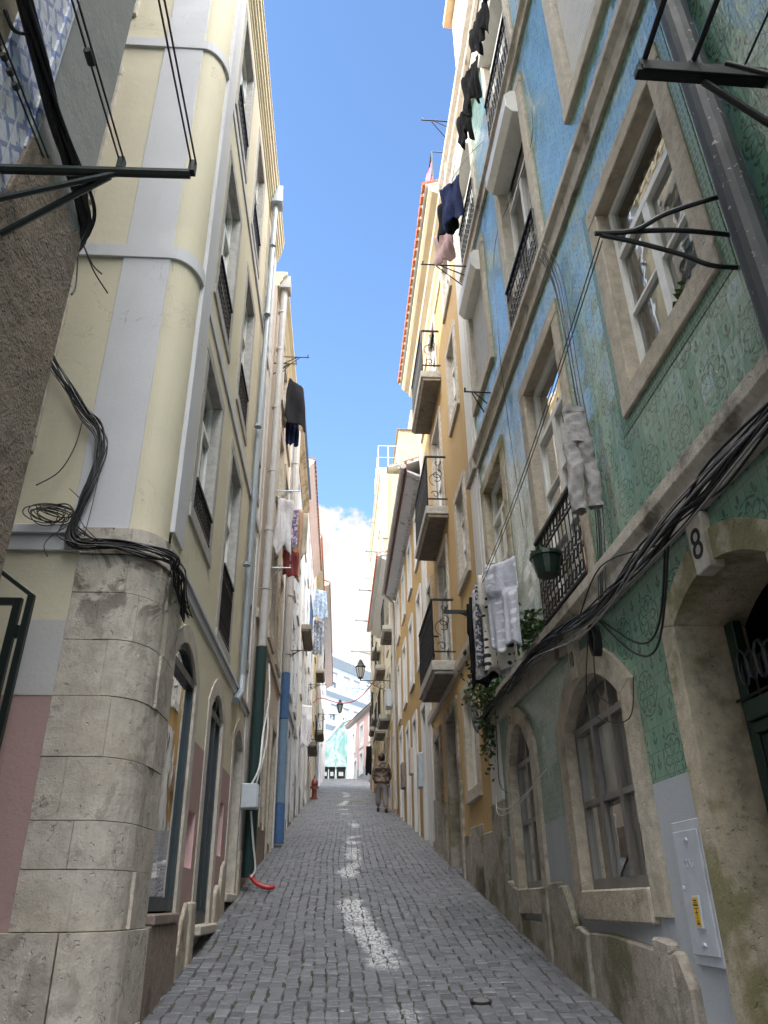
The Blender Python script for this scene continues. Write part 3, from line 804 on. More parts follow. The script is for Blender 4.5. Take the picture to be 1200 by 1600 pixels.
    MB().box(FL, 4.9, E, 0, 13.1, -12.4, -12.2).build('back_wall', 'yellow', t)
    MB().quad(FL.P(E, 0, 0), FL.P(E, 0, -12.2), FL.P(E, 13.1, -12.2), FL.P(E, 13.1, 0)).build('party_wall', 'yellow', t)
    # stone corner pier of big blocks
    zz = [1.47, 1.78, 2.04, 2.40, 2.77, 3.14, 3.47, 3.75]; rg = random.Random(11); m = MB()
    cutsets = [(.02, 1.0), (-.05, .9), (-.15, .95), (.15, 1.1), (-.02, 1.0), (-.12, .35, 1.05), (.1, 1.0)]
    for (a, b), cs in zip(zip(zz[:-1], zz[1:]), cutsets):
        ps = [-.31, *cs, 1.40]
        for p, q in zip(ps[:-1], ps[1:]): perim_block(m, p + .0015, q - .0015, a + .002, b - .002, -.12, .035 + rg.uniform(-.003, .003))
    perim_block(m, -.31, .08, 3.756, 3.955, -.12, .05); perim_block(m, .086, 1.40, 3.756, 3.955, -.12, .05)
    for p, q in ((-.36, -.03), (-.02, .88), (.89, 1.40)):
        perim_block(m, p, q, .98, 1.466, -.12, .065); perim_block(m, p - .01, q - .01, .4, .974, -.12, .075)
    m.build('corner_pier', 'pier', t, bevel=.006)
    pipe(FL, t, [(9.02, 12.6, .11), (9.02, 7.4, .07), (9.05, 4.1, .07), (8.98, 3.88, .08), (8.75, 3.72, .05)], .045, 'zinc', label='zinc downpipe with square hopper', collars=(.12, .3, .55, .8))
    MB().box(FL, 8.9, 9.14, 12.55, 12.95, .02, .23).build('hopper', 'zinc', t, bevel=.01)
corner_house()

# ================================================================== right side: green tiled house
G1 = dict(A=(-3.23, -2.2), B=(-.95, .12), C=(1.33, 2.3))
def tiled_house():
    F = FR1
    t = thing('tiled_house', 'tall house clad in patterned green tiles with stone window surrounds and arched ground floor doors', 'house', (1.9, 4, ground_z(4)))
    S0, S1 = -9, 2.5
    A, B, C = G1['A'], G1['B'], G1['C']
    W = [(*A, 4.64, 6.27), (*B, 3.86, 6.30), (*C, 4.62, 6.35), (*A, 7.78, 9.6), (*B, 7.2, 9.75), (*C, 7.86, 9.75), (*A, 10.95, 12.3), (*B, 10.62, 12.4), (*C, 10.62, 12.4)]
    holes = [hole_rect((*w, .17)) for w in W]
    D8 = (-3.12, -2.14, .4, 2.98, .16, .17); W10 = (-1.24, .05, 1.68, 2.82, .29, .20); W12 = (1.18, 2.06, 1.72, 2.88, .34, .17)
    for d, q in ((D8, .25), (W10, .1), (W12, .1)): holes += arch_holes(d[0], d[1], d[2] - q, *d[3:])
    wall(F, 'green', t, S0, S1, 2.22, 12.6, holes, depth=6)
    wall(F, 'dado', t, S0, S1, -1.5, 2.22, holes, name='cement_dado')
    core(F, t, S0, S1, -1, 12.5, front=.7)
    # belts
    for z0, z1, o in ((3.43, 3.60, .045), (3.60, 3.66, .03), (3.66, 3.74, .09)):
        pass
    def belt(z, h, ov, mat='belt'):
        m = MB(); m.profile(F, S0, S1 + .02, [(-.05, z), (.035, z), (.04, z + h * .55), (.045, z + h * .58), (ov, z + h * .72), (ov, z + h), (-.05, z + h)]); return m.build('string_course', mat, t, bevel=.004)
    belt(3.42, .31, .085); belt(6.86, .26, .09); belt(10.2, .22, .08)
    m = MB(); m.profile(F, S0, S1 + .55, [(-.3, 12.55), (.05, 12.55), (.05, 12.72), (.10, 12.8), (.10, 12.9), (.17, 12.98), (.17, 13.08), (.24, 13.16), (.24, 13.3), (-.3, 13.3)]); m.build('cornice', 'belt', t, bevel=.008)
    roof(F, t, S0, S1 + .4, 13.32, .10)
    # white-grey end pilaster
    m = MB(); m.box(F, S1 + .005, 3.05, 2.6, 12.55, -.4, .03); m.box(F, S1 + .1, 2.95, 3.75, 6.8, .0302, .045); m.box(F, S1 + .1, 2.95, 7.15, 10.1, .0302, .045); m.build('pilaster', 'white_stone', t, bevel=.006)
    m = MB(); m.box(F, S1 + .002, 3.07, .5, 2.595, -.4, .05); m.build('pilaster_base', 'plinth', t, bevel=.012)
    MB().box(F, S1, 3.1, 6.86, 7.12, -.02, .085).box(F, S1, 3.1, 3.42, 3.73, -.02, .08).build_each('pilaster_cap', 'belt', t, bevel=.006)
    # upper windows
    window(F, t, *A, 4.64, 6.27, sw=.17, stone_='lime_brown', curtain='curtain', depth=.085, sd=.018, fw=.05, bars=1, transom=.3)
    w = window(F, t, *B, 3.86, 6.30, sw=.17, stone_='lime_brown', curtain='curtain', depth=.085, sd=.018, fw=.05, bars=2, transom=.26, sill=False, ext=3.74)
    railing(F, t, B[0] - .05, B[1] + .05, 3.78, 4.6, .05, step=.1)
    window(F, t, *C, 4.62, 6.35, sw=.17, stone_='lime_moss', curtain='curtain', depth=.085, sd=.018, fw=.05, bars=1)
    window(F, t, *A, 7.78, 9.6, sw=.17, stone_='lime', gl='glass_dark', shutter=('slat_white', 7.84), depth=.06)
    w2 = window(F, t, *B, 7.2, 9.75, sw=.17, stone_='lime', curtain='curtain', depth=.085, sill=False, ext=7.13)
    railing(F, t, B[0] - .05, B[1] + .05, 7.17, 7.8, .05, step=.1)
    w3 = window(F, t, *C, 7.86, 9.75, sw=.17, stone_='lime', gl='glass_dark', shutter=('shutter', 7.9), depth=.06)
    window(F, t, *A, 10.95, 12.3, sw=.17, stone_='lime', curtain='curtain', depth=.06)
    w4 = window(F, t, *B, 10.62, 12.4, sw=.14, stone_='lime', curtain='curtain', depth=.06, sill=False, ext=10.45)
    w5 = window(F, t, *C, 10.62, 12.4, sw=.14, stone_='lime', curtain='curtain', depth=.06, sill=False, ext=10.45)
    for c in (B, C): railing(F, t, c[0] - .05, c[1] + .05, 10.48, 11.25, .05, step=.1)
    for ww, c, z in ((w2, B, 9.42), (w3, C, 9.38), (w4, B, 12.1), (w5, C, 12.1)):
        m = MB(); m.profile(F, c[0] - .02, c[1] + .02, [(-.1, z), (.10, z), (.17, z + .1), (.17, z + .3), (.1, z + .38), (-.1, z + .38)]); m.build('shutter_box', 'white', ww, bevel=.005)
    # door number eight
    d = MB(); s0, s1 = D8[0], D8[1]; dp = -.27
    d.box(F, s0, s0 + .09, .4, 2.98, dp - .06, dp); d.box(F, s1 - .09, s1, .4, 2.98, dp - .06, dp); d.box(F, s0 + .09, s1 - .09, 2.42, 2.52, dp - .06, dp + .05)
    d.box(F, s0 + .09, s1 - .09, 2.36, 2.42, dp - .05, dp + .02); d.box(F, s0 + .09, (s0 + s1) / 2 - .006, .45, 2.358, dp - .06, dp - .012); d.box(F, (s0 + s1) / 2 + .006, s1 - .09, .45, 2.358, dp - .06, dp - .012)
    for l in (0, 1):
        a = s0 + .09 + .06 + l * (s1 - s0 - .18) / 2; b = a + (s1 - s0 - .18) / 2 - .13
        for z0, z1 in ((1.5, 1.96), (.6, 1.3)):
            d.box(F, a, a + .03, z0, z1, dp - .0118, dp + .018); d.box(F, b - .03, b, z0, z1, dp - .0118, dp + .018); d.box(F, a + .03, b - .03, z0, z0 + .03, dp - .0118, dp + .018); d.box(F, a + .03, b - .03, z1 - .03, z1, dp - .0118, dp + .018)
        c = (a + b) / 2; hw = (b - a) / 2
        for k in range(10):
            t0, t1 = math.pi * k / 10, math.pi * (k + 1) / 10
            for r0, r1, oo in ((hw, hw + .035, .03), (hw - .035, hw - .01, .02)):
                P = F.P; q = [(c + r0 * math.cos(t0), 1.98 + r0 * 1.3 * math.sin(t0)), (c + r1 * math.cos(t0), 1.98 + r1 * 1.3 * math.sin(t0)), (c + r1 * math.cos(t1), 1.98 + r1 * 1.3 * math.sin(t1)), (c + r0 * math.cos(t1), 1.98 + r0 * 1.3 * math.sin(t1))]
                d.hexa([P(x, z, dp - .0118) for x, z in q] + [P(x, z, dp + oo) for x, z in q])
    do = d.build('door', 'green_door', t, bevel=.006)
    g = MB(); rg = random.Random(2)
    for i in range(9):
        c = lerp(s0 + .14, s1 - .14, i / 8)
        for k in (1, -1): g.tube([F.P(c + k * (.07 * (1 - j / 16)) * math.cos(j * .6), 2.68 + (.11 * (1 - j / 20)) * math.sin(j * .6) * (1.2 - .3 * (i % 2)), dp + .02) for j in range(13)], .009, 4, False)
    g.tube([F.P(lerp(s0, s1, j / 12), 2.55, dp + .02) for j in range(13)], .01, 4)
    g.build('fanlight_grille', 'iron', do)
    for l in (0, 1):
        g = MB()
        c = s0 + .09 + (s1 - s0 - .18) * (.25 + .5 * l)
        for j in range(5): g.tube([F.P(c + .06 * math.cos(k * .7 + j), 1.55 + j * .09 + .05 * math.sin(k * .7), dp + .022) for k in range(10)], .007, 4, False)
        g.build('door_grille', 'iron', do)
    sb = MB(); P = F.P; s0, s1, zb, zs, r, w = D8; c = (s0 + s1) / 2; hw = (s1 - s0) / 2; n = 12
    sb.box(F, s0 - w, s0, .2, zs - .004, -.4, .02); sb.box(F, s1, s1 + w, .2, zs - .004, -.4, .02)
    for i in range(n):
        a, b = lerp(s0, s1, i / n), lerp(s0, s1, (i + 1) / n); AA, BB = lerp(s0 - w, s1 + w, i / n), lerp(s0 - w, s1 + w, (i + 1) / n)
        za, zb_ = zs + r * seg(a, c, hw), zs + r * seg(b, c, hw); ZA, ZB = arch_outer(AA, c, hw, zs, r, w), arch_outer(BB, c, hw, zs, r, w)
        sb.hexa([P(a, za, -.4), P(b, zb_, -.4), P(b, zb_, .02), P(a, za, .02), P(AA, ZA, -.4), P(BB, ZB, -.4), P(BB, ZB, .02), P(AA, ZA, .02)])
    for e, dd in ((s0, -1), (s1, 1)): sb.prism(F, [(e, zs - .004), (e + dd * w, zs - .004), (e + dd * w, zs + w * .25 - .001), (e, zs - .001)], -.39, .018)
    sb.box(F, s0 + .0, s1, .2, .52, -.5, .06)
    sb.build('stone_surround', 'lime_moss', do, bevel=.014)
    def keystone(c, z0, z1, w0, w1, txt, size, mat='lime_clean', o1=.05, sx=1.0):
        m = MB(); m.prism(F, [(c - w0, z0), (c + w0, z0), (c + w1, z1 - .02), (c + w1 * .7, z1), (c - w1 * .7, z1), (c - w1, z1 - .02)], -.04, o1); k = m.build('keystone', mat, t, bevel=.006)
        text_mesh(txt, size, F, c, (z0 + z1) / 2 - size * .36, o1 + .001, -1, 'ink', 'house_number', k, depth=.002, sx=sx)
    keystone(-2.63, 3.10, 3.42, .07, .085, '8', .24)
    keystone(-.42, 3.13, 3.46, .07, .085, '10', .17, sx=.62)
    keystone(1.78, 3.16, 3.44, .06, .07, '12', .13, 'lime_brown', sx=.6)
    wt = arched(F, t, *W10[:5], w=W10[5], stone_='lime_brown', frame='greyframe', gl='glass_dark', leaves=3, bars=1, fw=.042, depth=.055, zfoot=1.52)
    # one leaf with whitened, broken panes standing slightly proud
    s0, s1 = -.82, -.44
    MB().sheet(F, -.79, -.45, 2.28, 2.76, -.077).quad(F.P(-.79, 1.95, -.077), F.P(-.45, 1.74, -.077), F.P(-.45, 2.2, -.077), F.P(-.79, 2.2, -.077)).build('pane', 'frost', wt)
    MB().box(F, -1.24, .05, 1.48, 1.676, -.22, .05).build('sill', 'lime_brown', wt, bevel=.012)
    wt = arched(F, t, *W12[:5], w=W12[5], stone_='lime_brown', frame='greyframe', gl='glass_dark', leaves=2, bars=1, fw=.038, depth=.055, zfoot=1.55)
    MB().box(F, 1.18, 2.06, 1.50, 1.716, -.22, .05).build('sill', 'lime_brown', wt, bevel=.012)
    # stone plinth in uneven blocks, cut to the slope
    m = MB()
    def blk(a, b, za, zb, o=.055): m.prism(F, [(a, ground_z(6 + a) - .3), (b, ground_z(6 + b) - .3), (b, zb), (lerp(b, a, .4), max(za, zb) + .0), (a, za)], -.1, o)
    blk(-1.95, -1.62, .75, 1.05); blk(-1.615, -1.44, 1.2, 1.36); blk(-1.19, .0, 1.36, 1.41, .04); blk(-1.43, -1.195, 1.40, 1.42, .06); blk(.005, .26, 1.40, 1.44, .06)
    blk(.265, .62, 1.46, 1.72); blk(.625, .98, 1.75, 1.74, .045); blk(.985, 1.2, 1.72, 1.72, .06); blk(1.205, 2.02, 1.44, 1.46, .04); blk(2.025, 2.3, 1.72, 1.74, .06); blk(2.305, 2.52, 1.76, 1.8, .05)
    m.build_each('plinth_block', 'plinth', t, bevel=.016)
    pipe(F, t, [(-3.74, 13, .09), (-3.74, .5, .09)], .075, 'darkpipe', label='dark slate downpipe beside the nearest window', n=14)
    # attic box above the cornice
    m = MB(); m.box(F, -.6, 1.2, 13.35, 15.2, -2.0, .16); m.box(F, -.7, 1.3, 15.2, 15.35, -2.1, .3); m.build_each('attic', 'cream', t, bevel=.01)
    # border strips of key-pattern tiles round the openings
    m = MB()
    for (a, b, z0, z1) in ((A[0] - .17, A[1] + .17, 4.47, 6.44),):
        m.box(F, a - .09, a - .003, z0 - .09, z1 + .09, -.01, .004); m.box(F, b + .003, b + .09, z0 - .09, z1 + .09, -.01, .004); m.box(F, a, b, z0 - .09, z0 - .003, -.01, .004)
    mk = Mat('key_border_tile'); U = mk.y / .07; Vv = mk.z / .07
    k1 = (U.fr()).lt(.25).mx(Vv.fr().lt(.25)).mx((U.fr() - .6).ab().lt(.12) * (Vv.fr() - .6).ab().lt(.2))
    mk.color(mk.mix(k1 * .9, (.06, .14, .10), (.12, .24, .18))).rough(.25); M['keytile'] = mk.m
    m.build('key_border', 'keytile', t)
tiled_house()

# ================================================================== the rest of the right side
def balcony(F, parent, s0, s1, z, over, h=1.0, slab=.16, mat='concrete', step=.1, ornate=True, ends=1, brack=True, rail='iron'):
    m = MB(); m.box(F, s0, s1, z - slab, z, .0, over); m.box(F, s0 + .03, s1 - .03, z - slab - .05, z - slab - .002, 0, over - .04)
    b = m.build('balcony', mat, parent, bevel=.01)
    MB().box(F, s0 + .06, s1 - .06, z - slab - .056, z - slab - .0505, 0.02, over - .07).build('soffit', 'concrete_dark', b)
    railing(F, b, s0 + .03, s1 - .03, z + .04, z + h, over - .04, step=step, ends=ends, ornate=ornate, mat=rail)
    return b
def ochre_house():
    F = FR2; t = thing('balcony_house', 'bright ochre house with three stacked iron balconies and a red tiled eave', 'house', (1.8, 12, ground_z(12)))
    S0, S1 = .05, 6.0
    near = (.72, 1.42); bal = (2.75, 3.75); far = (4.9, 5.45)
    W = [(*near, 5.95, 7.35), (*near, 8.9, 10.4), (*near, 11.5, 12.55), (*bal, 5.02, 7.25), (*bal, 7.82, 10.05), (*bal, 10.84, 12.6)]
    W2 = [(*far, 6.0, 7.4), (*far, 8.9, 10.4), (*far, 11.4, 12.5)]
    G = [(.98, 1.72, 2.96, 4.25)]
    doors = [(2.6, 3.55, 1.9, 4.3), (4.55, 5.15, 2.3, 4.25)]
    holes = [hole_rect((*w, .16)) for w in W + W2 + G + doors]
    wall(F, 'ochre', t, S0, S1, 2.3, 12.6, holes, depth=6)
    wall(F, 'plinth', t, S0, S1, 0, 2.3, holes, name='stone_base', o=.004)
    core(F, t, S0, S1, .5, 12.6)
    m = MB()
    for a, b, z in ((.06, .9, 2.36), (.905, 1.5, 2.02), (.905, 1.75, 2.5), (1.76, 2.3, 2.44)): m.prism(F, [(a, ground_z(9 + a) - .3), (b, ground_z(9 + b) - .3), (b, z), (a, z - .02)], -.1, .03)
    m.box(F, 2.33, 2.43, 1.6, 3.2, -.05, .05); m.box(F, 4.1, 4.38, 1.9, 3.1, -.05, .035); m.box(F, 5.35, 5.62, 2.3, 3.3, -.05, .03)
    m.build_each('plinth_block', 'plinth', t, bevel=.014)
    for w in W[:3]: window(F, t, *w, sw=.15, stone_='lime_clean', depth=.06, bars=1, frame='white')
    for w in W[3:]: window(F, t, *w, sw=.15, stone_='lime_clean', depth=.06, bars=2, sill=False, frame='white')
    for w in W2: window(F, t, *w, sw=.13, stone_='lime_clean', depth=.06)
    gw = window(F, t, *G[0], sw=.16, stone_='lime', curtain='curtain', depth=.06, leaves=4, bars=0, transom=0, frame='white')
    for d in doors: window(F, t, *d, sw=.18, stone_='plinth', depth=.2, frame='brown_plinth', gl='glass_dark', bars=2, sill=False, leaves=1, transom=.2, ext=d[2] - .6)
    for z in (5.0, 7.8, 10.82): balcony(F, t, 2.3, 4.25, z, .40, h=1.05, step=.095)
    m = MB(); m.profile(F, S0, S1, [(-.02, 4.72), (.03, 4.72), (.05, 4.8), (.05, 4.92), (-.02, 4.92)]); m.build('string_course', 'lime_clean', t)
    MB().box(F, 5.62, 5.97, 2.6, 12.6, -.02, .03).build('pilaster', 'white_stone', t, bevel=.005)
    m = MB(); m.profile(F, S0 - .02, S1 + .02, [(-.3, 12.6), (.04, 12.6), (.04, 12.72), (.12, 12.8), (.12, 12.9), (.24, 12.98), (.24, 13.08), (.36, 13.14), (.42, 13.2), (.42, 13.3), (-.3, 13.3)])
    m.build('cornice', 'cream', t, bevel=.008)
    roof(F, t, S0, S1, 13.32, .48, step=.25)
ochre_house()

def simple_house(F, name, label, cat, mat, S0, S1, zb, zt, cols, floors, over=None, base=None, basetop=None, stone_='lime_clean', frame='white', doors=(), eave=.3, rmat='terracotta', corn='white_stone',
                 sw=.13, pil=None, shutters=False, gl='glass_dark', curt='curtain', roofstep=.25, strings=(), depth=.05):
    c0 = F.P((S0 + S1) / 2, 0, 0); t = thing(name, label, cat, (c0.x, c0.y, ground_z(c0.y)))
    W = [(*c, z0, z1) for c in cols for z0, z1 in floors]
    holes = [hole_rect((*w, sw)) for w in W] + [hole_rect((*d, sw)) for d in doors]
    if base:
        wall(F, mat, t, S0, S1, basetop, zt, holes, depth=6); wall(F, base, t, S0, S1, zb, basetop, holes, name='base_wall', o=.004)
    else: wall(F, mat, t, S0, S1, zb, zt, holes, depth=6)
    core(F, t, S0, S1, zb, zt)
    rg = random.Random(int(S0 * 10))
    for w in W:
        k = rg.random()
        window(F, t, *w, sw=sw, stone_=stone_, frame=frame, gl=gl, curtain=curt if k < .3 else None, depth=depth, bars=1, bevel=0, shutter=('shutter', lerp(w[2], w[3], .45)) if shutters and k > .6 else None)
    for d in doors: window(F, t, *d, sw=sw, stone_=stone_, frame=rg.choice(['greyframe', 'darkframe', 'brown_plinth']), gl='glass_dark', depth=.12, sill=False, leaves=2, bars=1, transom=.2, bevel=0, ext=d[2] - .4)
    for z in strings: MB().box(F, S0, S1, z, z + .14, -.02, .045).build('string_course', stone_, t)
    if pil:
        for a, b in pil: MB().box(F, a, b, zb, zt, -.02, .03).build('pilaster', 'white_stone', t)
    if eave:
        MB().profile(F, S0, S1, [(-.3, zt), (.04, zt), (.04, zt + .08), (eave * .5, zt + .16), (eave * .5, zt + .22), (eave * .9, zt + .3), (eave * .9, zt + .36), (-.3, zt + .36)]).build('cornice', corn, t)
        roof(F, t, S0, S1, zt + .38, eave if over is None else over, mat=rmat, step=roofstep)
    return t
# dull ochre house with a half-round gutter and red fascia
F3 = FR2
t = simple_house(F3, 'gutter_house', 'dull ochre house with white framed windows, a grey half-round gutter and a dark red fascia', 'house', 'ochre2', 6.02, 14.2, .8, 10.6,
    [(6.9, 7.55), (8.85, 9.5), (10.8, 11.45), (12.75, 13.4)], [(6.5, 8.0), (9.0, 10.2)], stone_='white_stone', eave=0, doors=[(6.5, 7.2, 2.7, 5.3), (8.45, 9.1, 3.1, 5.45), (10.3, 10.95, 3.4, 5.6), (12.4, 13.1, 3.8, 5.9)], sw=.17)
m = MB(); m.hexa([F3.P(6.02, 10.6, .0), F3.P(14.2, 10.6, .0), F3.P(14.2, 10.75, .33), F3.P(6.02, 10.75, .33), F3.P(6.02, 10.66, 0), F3.P(14.2, 10.66, 0), F3.P(14.2, 10.8, .33), F3.P(6.02, 10.8, .33)])
for k in range(40): m.box(F3, 6.1 + k * .2, 6.14 + k * .2, 10.60, 10.66, .02, .1)
m.build('soffit', 'greywall', t)
MB().box(F3, 6.02, 14.2, 10.76, 10.95, .33, .36).build('fascia', 'redpaint', t)
m = MB(); m.tube([F3.P(6.0, 10.9, .43), F3.P(10, 10.9, .43), F3.P(14.25, 10.88, .43)], .075, 10)
for k in range(9): m.tube([F3.P(6.3 + k * .97, 10.9, .43), F3.P(6.33 + k * .97, 10.9, .43)], .084, 10)
m.build('gutter', 'pvc', t)
pipe(F3, t, [(14.1, 10.85, .42), (14.1, 10.5, .1), (14.1, 4.05, .08)], .055, 'pvc', label='pale downpipe running from the gutter to the street')
roof(F3, t, 6.02, 14.2, 10.97, .34, mat='terracotta_dark')
MB().box(F3, 6.02, 6.35, .8, 10.6, -.02, .03).build('pilaster', 'white_stone', t)
MB().box(F3, 6.4, 7.4, 5.5, 6.2, -.02, .012).build('pink_panel', 'pink_dado', t)

# cream balcony house higher up the lane, and the taller one behind it
t = simple_house(FR2, 'cream_house', 'cream house with many small balconies and an orange red eave on the right side', 'house', 'cream', 14.22, 22.4, 3.4, 11.9,
    [(15.3, 16.1), (17.7, 18.5), (20.1, 20.9)], [(7.6, 9.2), (10.1, 11.5)], stone_='lime_clean', base='ochre2', basetop=7.1,
    doors=[(15.0, 15.8, 4.3, 6.4), (17.2, 18.0, 4.7, 6.8), (19.6, 20.4, 5.1, 7.0)], eave=.50, over=.60, corn='white_stone')
for s, z in ((17.2, 7.5), (19.6, 7.55), (19.6, 10.0), (14.9, 10.0)):
    balcony(FR2, t, s, s + 1.6, z, .40, h=.95, ornate=False, step=.13, mat='concrete', ends=0)
t = simple_house(FR2, 'tall_cream_house', 'tall cream house with pale cornice and open roof terrace rising behind the orange red eave', 'house', 'tall', 22.42, 33.2, 5, 20.6,
    [(23.3, 24.1), (25.7, 26.5), (28.2, 29.0), (30.8, 31.6)], [(8.9, 10.5), (11.9, 13.5), (14.9, 16.5), (17.9, 19.5)], eave=.16, over=-.4, corn='tallpale', base='ochre2', basetop=8.2, doors=[(23.2, 24, 5.7, 7.6), (26, 26.8, 6.2, 8.0), (29.5, 30.2, 6.7, 8.1)])
for z in (8.8, 11.8): balcony(FR2, t, 23.0, 24.5, z, .38, h=.95, ornate=False, step=.13, mat='concrete', ends=0)
balcony(FR2, t, 25.4, 26.8, 8.8, .36, h=.95, ornate=False, step=.14, mat='concrete', ends=0)
m = MB(); m.box(FR2, 22.9, 27, 21.0, 23.6, -4.2, -1.0); m.box(FR2, 23.3, 27, 23.62, 25.2, -4.2, -1.7); m.box(FR2, 22.8, 27.1, 23.601, 23.619, -4.2, -.9)
m.build_each('attic', 'tall', t, bevel=.01)
m = MB(); m.box(FR2, 22.38, 22.42, 18.9, 20.5, -1.5, -1.2); m.box(FR2, 22.37, 22.415, 17.0, 20.55, -.35, .02); m.build_each('pilaster', 'tallpale', t)
m = MB(); m.box(FR2, 6.3, 12, 11.0, 14.2, -5, -1.3); m.box(FR2, 6.2, 12.1, 14.2, 14.35, -5.1, -1.15); m.build_each('attic', 'butter', bpy.data.objects['gutter_house'], bevel=.01)

# ================================================================== the rest of the left side
FL2 = facade(-1.25, 0, .2, .8, -1)
t = simple_house(FL2, 'beige_house', 'worn beige house with a pale PVC downpipe that turns dark green near the ground', 'house', 'beige', 10.37, 15.3, .6, 12.0,
    [(12.25, 13.0), (13.85, 14.6)], [(5.75, 7.55), (8.5, 9.95), (10.75, 11.75)], stone_='lime', doors=[(12.35, 12.95, 3.05, 4.4), (13.75, 14.5, 2.6, 4.45), (11.2, 11.75, 2.2, 3.6)], eave=.2, over=-.2, corn='cream', base='brown_plinth', basetop=2.75, strings=(5.35,), pil=[(15.0, 15.3)])
m = MB(); m.tube([FL2.P(10.55, 12.1, .12), FL2.P(10.55, 4.95, .10)], .064, 12)
for z in (11.5, 10.6, 9.3, 8.0, 6.9, 5.9): m.tube([FL2.P(10.55, z, .10), FL2.P(10.55, z - .05, .10)], .074, 12)
m.box(FL2, 10.42, 10.68, 12.02, 12.3, .02, .24); m.build('downpipe', 'pvc', t)
lab(MB().tube([FL2.P(10.55, 4.94, .10), FL2.P(10.55, 1.9, .10)], .083, 12).build('downpipe', 'greenpipe', t), 'dark green lower length of the pale downpipe')
m = MB(); m.tube([FL2.P(15.15, 11.9, .14), FL2.P(15.15, 5.85, .12)], .085, 10)
for z in (11, 9.4, 7.6, 6.3): m.tube([FL2.P(15.15, z, .13), FL2.P(15.15, z - .06, .13)], .098, 10)
m.build('downpipe', 'pvc', t)
lab(MB().tube([FL2.P(15.15, 5.84, .12), FL2.P(15.15, 4.9, .12)], .092, 10).build('downpipe', 'bluepipe', t), 'strong blue upper length of the far downpipe')
lab(MB().tube([FL2.P(15.15, 3.3, .12), FL2.P(15.15, 2.6, .12)], .092, 10).build('downpipe', 'bluepipe', t), 'strong blue bottom length of the far downpipe')
lab(MB().tube([FL2.P(15.15, 4.89, .12), FL2.P(15.15, 3.31, .12)], .088, 10).build('downpipe', 'bluepipe2', t), 'faded blue length of the far downpipe')
t = simple_house(FL2, 'grey_house', 'peeling blue grey house with a mossy cornice and blue railings', 'house', 'greywall', 15.32, 21.4, 1.5, 12.7,
    [(16.2, 16.9), (17.9, 18.6), (19.8, 20.5)], [(6.2, 8.0), (8.9, 10.4), (11.1, 12.2)], stone_='greywall', eave=.22, over=-.2, corn='lime_moss', doors=[(16.1, 16.8, 3.1, 5.0), (17.9, 18.6, 3.4, 5.3), (19.9, 20.6, 3.8, 5.6)], base='plinth', basetop=3.8, strings=(5.7,))
MB().box(FL2, 15.4, 21.2, 13.35, 13.5, .14, .24).build('gutter', 'iron_blue', t)
t = simple_house(FL2, 'white_house', 'worn white house with a dark tiled eave and a dark balcony on the left side', 'house', 'whitewall', 21.42, 30.9, 2.5, 14.6,
    [(22.6, 23.3), (25, 25.7), (27.4, 28.1), (29.6, 30.3)], [(9.6, 11.2), (12.2, 13.9), (7.4, 8.8)], stone_='greywall', eave=.30, rmat='terracotta_dark', doors=[(22.4, 23.1, 4.2, 6.2), (25, 25.7, 4.6, 6.6), (28, 28.7, 5.1, 7.1)], base='plinth', basetop=4.8, roofstep=.3)
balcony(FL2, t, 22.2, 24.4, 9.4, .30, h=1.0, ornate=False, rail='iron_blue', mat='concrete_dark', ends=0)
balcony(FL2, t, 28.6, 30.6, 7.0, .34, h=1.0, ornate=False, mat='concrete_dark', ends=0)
t = simple_house(FL2, 'butter_house', 'butter yellow house with a white corner strip behind the red hydrant', 'house', 'butter', 30.92, 39.5, 4, 16.4,
    [(34, 34.8), (36.6, 37.4)], [(9, 10.8), (12, 13.8), (14.5, 15.8)], eave=.28, doors=[(33.4, 34.2, 6, 8), (36.6, 37.4, 6.4, 8.5)], pil=[(30.95, 32.2)], base='lime_clean', basetop=6.4)
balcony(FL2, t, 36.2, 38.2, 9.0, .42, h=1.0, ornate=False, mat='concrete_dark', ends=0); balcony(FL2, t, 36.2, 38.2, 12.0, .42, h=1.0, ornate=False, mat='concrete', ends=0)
t = simple_house(FL2, 'far_eave_house', 'narrow grey house with a brown overhanging tiled eave at the top of the left side', 'house', 'whitewall', 39.52, 62, 6, 17.6,
    [(41, 41.9), (44, 44.9), (47, 47.9), (50, 50.9)], [(11, 12.8), (14.5, 16.2)], eave=.55, rmat='terracotta_dark', doors=[(42, 42.9, 7.4, 9.4), (48, 48.9, 8.4, 10.4)], base='greywall', basetop=10.5)

